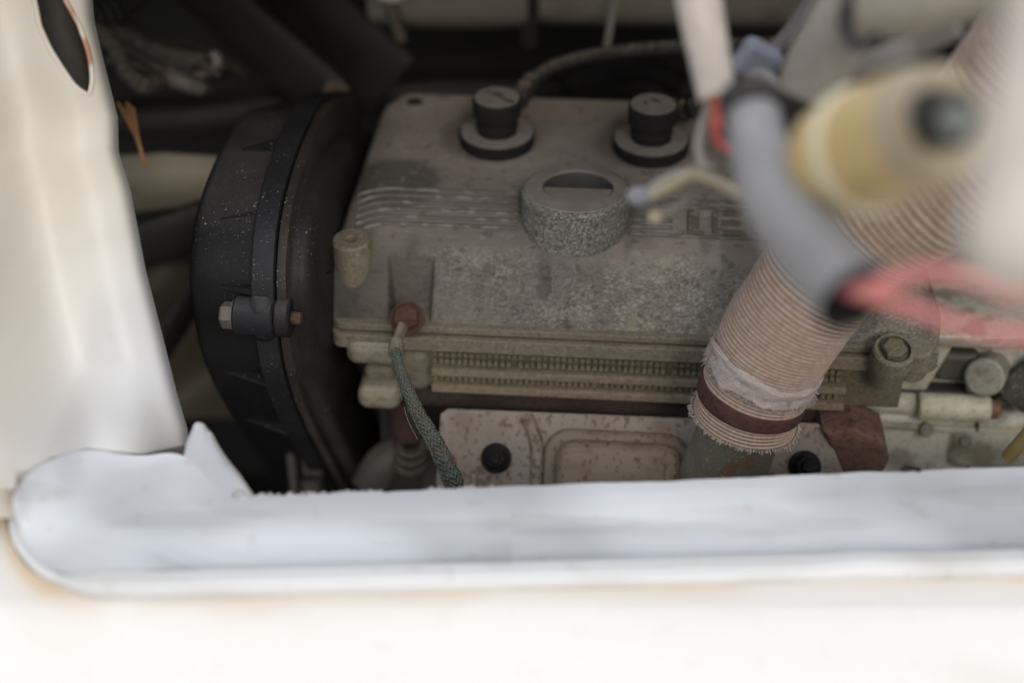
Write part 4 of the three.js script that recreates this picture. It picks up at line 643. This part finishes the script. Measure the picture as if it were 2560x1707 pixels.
// ======================================================================================
// WIRES AND FITTINGS NEAR THE CAMERA (upper right)
// ======================================================================================
const tube = (list, rad, opt) => sweep(list.map(([a, b, d]) => Wd(a, b, d)), rad, opt);
{
  const o = thing('wire_sleeve', 'grey open-ended wire sleeve hanging in front of the ribbed hose', 'cable sleeve');
  const pts = [[1728, 236, 0.47], [1742, 330, 0.455], [1785, 455, 0.43], [1868, 575, 0.41], [1965, 688, 0.392]];
  part('sleeve', tube(pts, (t) => lerp(0.0088, 0.0112, sstep(0, 0.7, t)), { n: 50, m: 30, cap: false }), M.plain, o, { base: [0.335, 0.325, 0.32] });
  part('sleeve_bore', tube(pts, (t) => lerp(0.0078, 0.0100, sstep(0, 0.7, t)), { n: 50, m: 24, cap: false }), M.dark, o);
  part('sleeve_band', tube([[1722, 225, 0.47], [1730, 268, 0.465]], 0.0104, { n: 8, m: 24 }), M.rubber, o, { base: [3, 3, 3] });
  rebase(o);
  const red = (label, pts2, r) => { const w = thing('red_wire', label, 'wire', 'red wires leaving the grey sleeve'); part('insulation', tube(pts2, r, { n: 60, m: 16 }), M.plain, w, { base: [0.86, 0.30, 0.28] }); rebase(w); };
  red('upper red wire, humped, running right out of the grey sleeve', [[1900, 640, 0.405], [1975, 668, 0.388], [2060, 640, 0.382], [2150, 622, 0.375], [2240, 648, 0.368], [2320, 686, 0.36], [2430, 690, 0.35]], 0.0021);
  red('lower red wire, sagging, running right out of the grey sleeve', [[1905, 648, 0.405], [1985, 676, 0.392], [2080, 700, 0.388], [2180, 738, 0.382], [2290, 762, 0.376], [2430, 776, 0.37]], 0.0018);
}
{
  const o = thing('pale_conduit', 'pale conduit hanging from the top with a red wire end', 'conduit');
  part('conduit', tube([[1585, -120, 0.50], [1612, 40, 0.50], [1632, 140, 0.50], [1648, 222, 0.50]], (t) => lerp(0.0088, 0.0068, t), { n: 30, m: 24 }), M.plain, o, { base: [0.62, 0.55, 0.48] });
  part('wire', tube([[1648, 215, 0.50], [1652, 255, 0.50], [1648, 295, 0.50]], (t) => lerp(0.0030, 0.0024, t), { n: 16, m: 14 }), M.plain, o, { base: [0.75, 0.13, 0.09], label: 'red wire end' });
  part('wire', tube([[1648, 285, 0.50], [1645, 315, 0.50], [1668, 340, 0.50], [1700, 356, 0.50]], 0.0015, { n: 20, m: 10 }), M.plain, o, { base: [0.6, 0.09, 0.08], label: 'thin red wire' });
  part('strap', tube([[1632, 230, 0.51], [1612, 300, 0.51], [1606, 345, 0.51], [1620, 388, 0.51]], 0.0026, { n: 20, m: 14, sy: 0.6 }), M.plain, o, { base: [0.44, 0.40, 0.33] });
  rebase(o);
}
{
  const o = thing('loose_terminal', 'loose yellowish wire with grey terminal and pale bulb tip above the oil cap', 'wire');
  part('wire', tube([[1760, 470, 0.53], [1690, 440, 0.53], [1630, 412, 0.53], [1585, 402, 0.53], [1545, 424, 0.53], [1490, 452, 0.53]], (t) => 0.0023, { n: 40, m: 14 }), M.plain, o, { base: [0.40, 0.34, 0.22] });
  part('wire', tube([[1610, 402, 0.535], [1570, 398, 0.535], [1525, 415, 0.535], [1480, 445, 0.535]], 0.0018, { n: 24, m: 12 }), M.plain, o, { base: [0.35, 0.33, 0.29] });
  part('thin_wire', tube([[1645, 420, 0.54], [1600, 436, 0.535], [1560, 470, 0.53], [1520, 492, 0.53]], 0.0011, { n: 24, m: 8 }), M.plain, o, { base: [0.25, 0.22, 0.18] });
  part('thin_wire', tube([[1640, 385, 0.535], [1600, 380, 0.535], [1560, 405, 0.54], [1530, 430, 0.535]], 0.0013, { n: 24, m: 8 }), M.plain, o, { base: [0.30, 0.27, 0.22] });
  part('terminal', new THREE.SphereGeometry(0.0040, 20, 14).scale(1.2, 0.9, 1).translate(...Wd(1468, 450, 0.53).toArray()), M.plain, o, { base: [0.36, 0.36, 0.39] });
  part('bulb_tip', new THREE.SphereGeometry(0.0028, 18, 12).translate(...Wd(1505, 498, 0.53).toArray()), M.plain, o, { base: [0.62, 0.53, 0.33] });
  rebase(o);
}
{ // amber filter
  const o = thing('amber_filter', 'amber plastic filter cup with a dark knob in front of the ribbed hose', 'filter');
  const a = Wd(1915, 372, 0.425), b = Wd(2165, 282, 0.380), ax = b.clone().sub(a), L = ax.length(), at = (g) => orient(g, a, ax);
  part('cup', at(sharpLathe([[0.0001, -0.0075], [0.0080, -0.0068], [0.0132, -0.0038], [0.0164, 0.0005], [0.0176, 0.006], [0.0178, L * 0.84]], 44)), M.amber, o, { base: [0.92, 0.86, 0.74] });
  part('cup_rim', at(lathe([[0.0177, 0.013], [0.0189, 0.014], [0.0191, 0.016], [0.0189, 0.018], [0.0177, 0.019]], 44)), M.amber, o, { base: [1.15, 1.3, 1.8] });
  part('collar', at(sharpLathe([[0.0178, L * 0.84], [0.0166, L * 0.88], [0.0160, L * 1.0], [0.0140, L * 1.04], [0.0001, L * 1.04]], 40)), M.plain, o, { base: [0.52, 0.43, 0.28] });
  const k0 = Wd(2194, 274, 0.366), kx = V(0.25, 0.35, 0.9);
  part('knob', orient(sharpLathe([[0.0078, -0.012], [0.0080, -0.001], [0.0072, 0], [0.0048, 0.0002]], 30), k0, kx), M.rubber, o, { base: [3, 2.9, 2.9] });
  part('knob_face', orient(sharpLathe([[0.0050, -0.001], [0.0042, 0.0012], [0.0001, 0.0016]], 26), k0, kx), M.plain, o, { base: [0.24, 0.27, 0.235] });
  rebase(o);
}
{ // pale ducts at the upper right
  const o = thing('breather_duct', 'pale jointed breather pipe in the upper right corner', 'pipe');
  part('pipe', tube([[1856, 212, 0.50], [1880, 150, 0.495], [1945, 45, 0.48], [2030, -110, 0.46]], (t) => 0.0112 + 0.001 * Math.sin(t * 3), { n: 30, m: 30 }), M.plain, o, { base: [0.33, 0.305, 0.26] });
  part('gap_shade_tube', tube([[1745, 262, 0.56], [1830, 272, 0.55], [1920, 245, 0.54], [2020, 190, 0.535], [2120, 150, 0.53]], (t) => 0.0115 - 0.003 * t, { n: 40, m: 20 }), M.rubber, o, { base: [1.2, 1.2, 1.2] });  // black tube added to stand in for the unlit gap below the pipe
  part('pipe_mouth', orient(new THREE.TorusGeometry(0.0092, 0.0022, 12, 40).rotateX(Math.PI / 2), Wd(1985, 35, 0.455), V(-0.8, 0.25, 0.35)), M.plain, o, { base: [0.07, 0.06, 0.06] });
  part('cross_pipe', tube([[1985, 32, 0.455], [2120, 15, 0.445], [2300, -45, 0.44]], (t) => 0.0088, { n: 20, m: 26 }), M.plain, o, { base: [0.27, 0.245, 0.19] });
  part('bracket', tube([[1930, 165, 0.50], [2010, 140, 0.50], [2100, 105, 0.50], [2200, 60, 0.49]], 0.0042, { n: 24, m: 20 }), M.plain, o, { base: [0.22, 0.20, 0.18] });
  rebase(o);
  const c = thing('connector', 'blue grey plastic connector between the pale conduit and the breather pipe', 'connector');
  const p = Wd(1740, 140, 0.56), g = rbox(0.017, 0.015, 0.012, 0.004, 4); g.rotateZ(-0.5); part('shell', g.translate(p.x, p.y, p.z), M.plain, c, { base: [0.25, 0.26, 0.31] });
  part('lead_wire', tube([[1725, 160, 0.56], [1770, 195, 0.555], [1782, 222, 0.55]], 0.004, { n: 16, m: 14 }), M.plain, c, { base: [0.34, 0.32, 0.30] });
  part('lead_wire', tube([[1775, 120, 0.57], [1820, 60, 0.60], [1880, -40, 0.62]], 0.003, { n: 16, m: 14 }), M.plain, c, { base: [0.16, 0.15, 0.15] });
  rebase(c);
  const t = thing('cream_tank', 'blurred cream plastic body close to the lens at the right edge', 'plastic tank');
  const q = Wd(2300, 250, 0.285), s = rbox(0.030, 0.088, 0.024, 0.0118, 6); s.rotateX(-0.45); s.rotateZ(-0.17); part('shell', s.translate(q.x + 0.0125, q.y + 0.006, q.z), M.plain, t, { base: [0.86, 0.78, 0.68] });
  rebase(t);
}

// ======================================================================================
// DARK LEFT CORNER OF THE BAY
// ======================================================================================
{
  const o = thing('corrugated_conduit', 'black corrugated conduit behind the pillar in the top left corner', 'conduit');
  part('conduit', tube([[120, 70, 0.80], [230, 25, 0.82], [320, -60, 0.84]], (t) => 0.0125 + 0.0011 * Math.sin(t * 75), { n: 160, m: 26 }), M.rubber, o, { base: [2.4, 2.4, 2.5] }); rebase(o);
  const h = thing('black_hose', 'smooth black hose curving behind the belt cover at top left', 'hose');
  part('hose', tube([[190, 40, 0.83], [270, 90, 0.83], [360, 135, 0.84], [450, 150, 0.85], [500, 150, 0.88]], 0.0085, { n: 50, m: 20 }), M.rubber, h, { base: [3.2, 3.3, 3.5], dust: [8, 7.6, 7], lo: 0.2, hi: 1 });
  part('bracket', tube([[440, 178, 0.835], [480, 165, 0.835], [499, 140, 0.835], [488, 122, 0.835]], 0.0030, { n: 24, m: 12 }), M.plain, h, { base: [0.24, 0.2, 0.17] }); rebase(h);
  const c = thing('loom_cable', 'dirty taped cable looping below the black hose at top left', 'cable');
  part('cable', tube([[200, 50, 0.80], [258, 100, 0.80], [290, 165, 0.80], [335, 198, 0.80], [365, 180, 0.81], [390, 170, 0.815]], (t) => 0.0050 + 0.0004 * Math.sin(t * 40), { n: 60, m: 16 }), M.rubber, c, { base: [5.5, 5.0, 4.4] });
  for (const [ps, rr, bb] of [[[[225, 70, 0.82], [300, 118, 0.815], [370, 160, 0.81], [430, 172, 0.82], [480, 205, 0.83]], 0.0022, 4.5], [[[240, 140, 0.82], [320, 150, 0.82], [400, 198, 0.815], [460, 182, 0.82], [520, 150, 0.84]], 0.0018, 5], [[[260, 30, 0.86], [360, 90, 0.86], [470, 110, 0.86], [560, 170, 0.87]], 0.0026, 2.6], [[[330, 210, 0.83], [420, 160, 0.83], [470, 150, 0.82], [505, 175, 0.82]], 0.0015, 5]]) part('strand', tube(ps, rr, { n: 40, m: 8 }), M.rubber, c, { base: [bb, bb * 0.93, bb * 0.82] });
  part('tape_end', tube([[385, 172, 0.815], [425, 190, 0.815], [465, 205, 0.82]], (t) => 0.0062 - 0.002 * t, { n: 16, m: 14 }), M.plain, c, { base: [0.12, 0.11, 0.09] }); rebase(c);
  const s = thing('dry_straw', 'orange brown dry needles caught beside the pillar', 'straw');
  for (let i = 0; i < 6; i++) part('needle', tube([[270 + i * 7, 236 + (i % 3) * 6, 0.76], [298 + i * 3, 290, 0.755], [316 + i, 330, 0.75], [326 + i * 1.6, 384 - (i % 2) * 10, 0.75]], (t) => 0.0009 - 0.0004 * t, { n: 14, m: 6 }), M.plain, s, { base: [[0.36, 0.18, 0.07], [0.28, 0.14, 0.06], [0.46, 0.25, 0.10]][i % 3] });
  rebase(s);
  const r = thing('hanging_string', 'thin pale string hanging in front of the bulkhead', 'string');
  part('cord', tube([[1415, -40, 0.86], [1405, 40, 0.86], [1392, 115, 0.87]], 0.0022, { n: 16, m: 10 }), M.plain, r, { base: [0.42, 0.40, 0.36] }); rebase(r);
  const lamp = thing('round_lamp', 'round cream object peeking in at the top edge above the bulkhead', 'lamp');
  part('dome', orient(sharpLathe([[0.0001, 0.006], [0.010, 0.0055], [0.0155, 0.002], [0.0165, 0], [0.0150, -0.006], [0.0001, -0.006]], 36), Wd(898, -58, 0.84), V(0, 0.5, 0.86)), M.plain, lamp, { base: [0.75, 0.72, 0.58] }); rebase(lamp);
  // parts behind the engine
  const k = thing('rear_pipe', 'black pipe lying across the back of the engine below the arching cable', 'pipe');
  part('pipe', tube([[1290, 190, 0.90], [1370, 168, 0.90], [1480, 160, 0.90], [1560, 190, 0.91]], 0.008, { n: 30, m: 16 }), M.rubber, k, { base: [1.3, 1.3, 1.4] }); rebase(k);
  const m = thing('foot_pipe', 'dim oily pipe with ringed joint low beside the green earth strap', 'pipe');
  part('pipe', tube([[845, 1125, 0.76], [885, 1060, 0.76], [945, 1040, 0.765], [990, 1060, 0.77], [1010, 1120, 0.77]], 0.0105, { n: 40, m: 18 }), M.dark, m, { base: [2.2, 2.1, 1.9] });
  for (const d of [0, 1, 2]) part('joint_ring', orient(new THREE.TorusGeometry(0.0075 - d * 0.0006, 0.002, 10, 30).rotateX(Math.PI / 2), Wd(945, 1062 - d * 18, 0.75), V(0, 1, 0.2)), M.dark, m, { base: [2.6, 2.4, 2.1] });
  part('rusty_tube', tube([[925, 920, 0.765], [935, 975, 0.76], [942, 1030, 0.755]], 0.0085, { n: 16, m: 18 }), M.rust, m, { base: [0.6, 0.6, 0.65] }); rebase(m);
}
renderer.render(scene, camera);
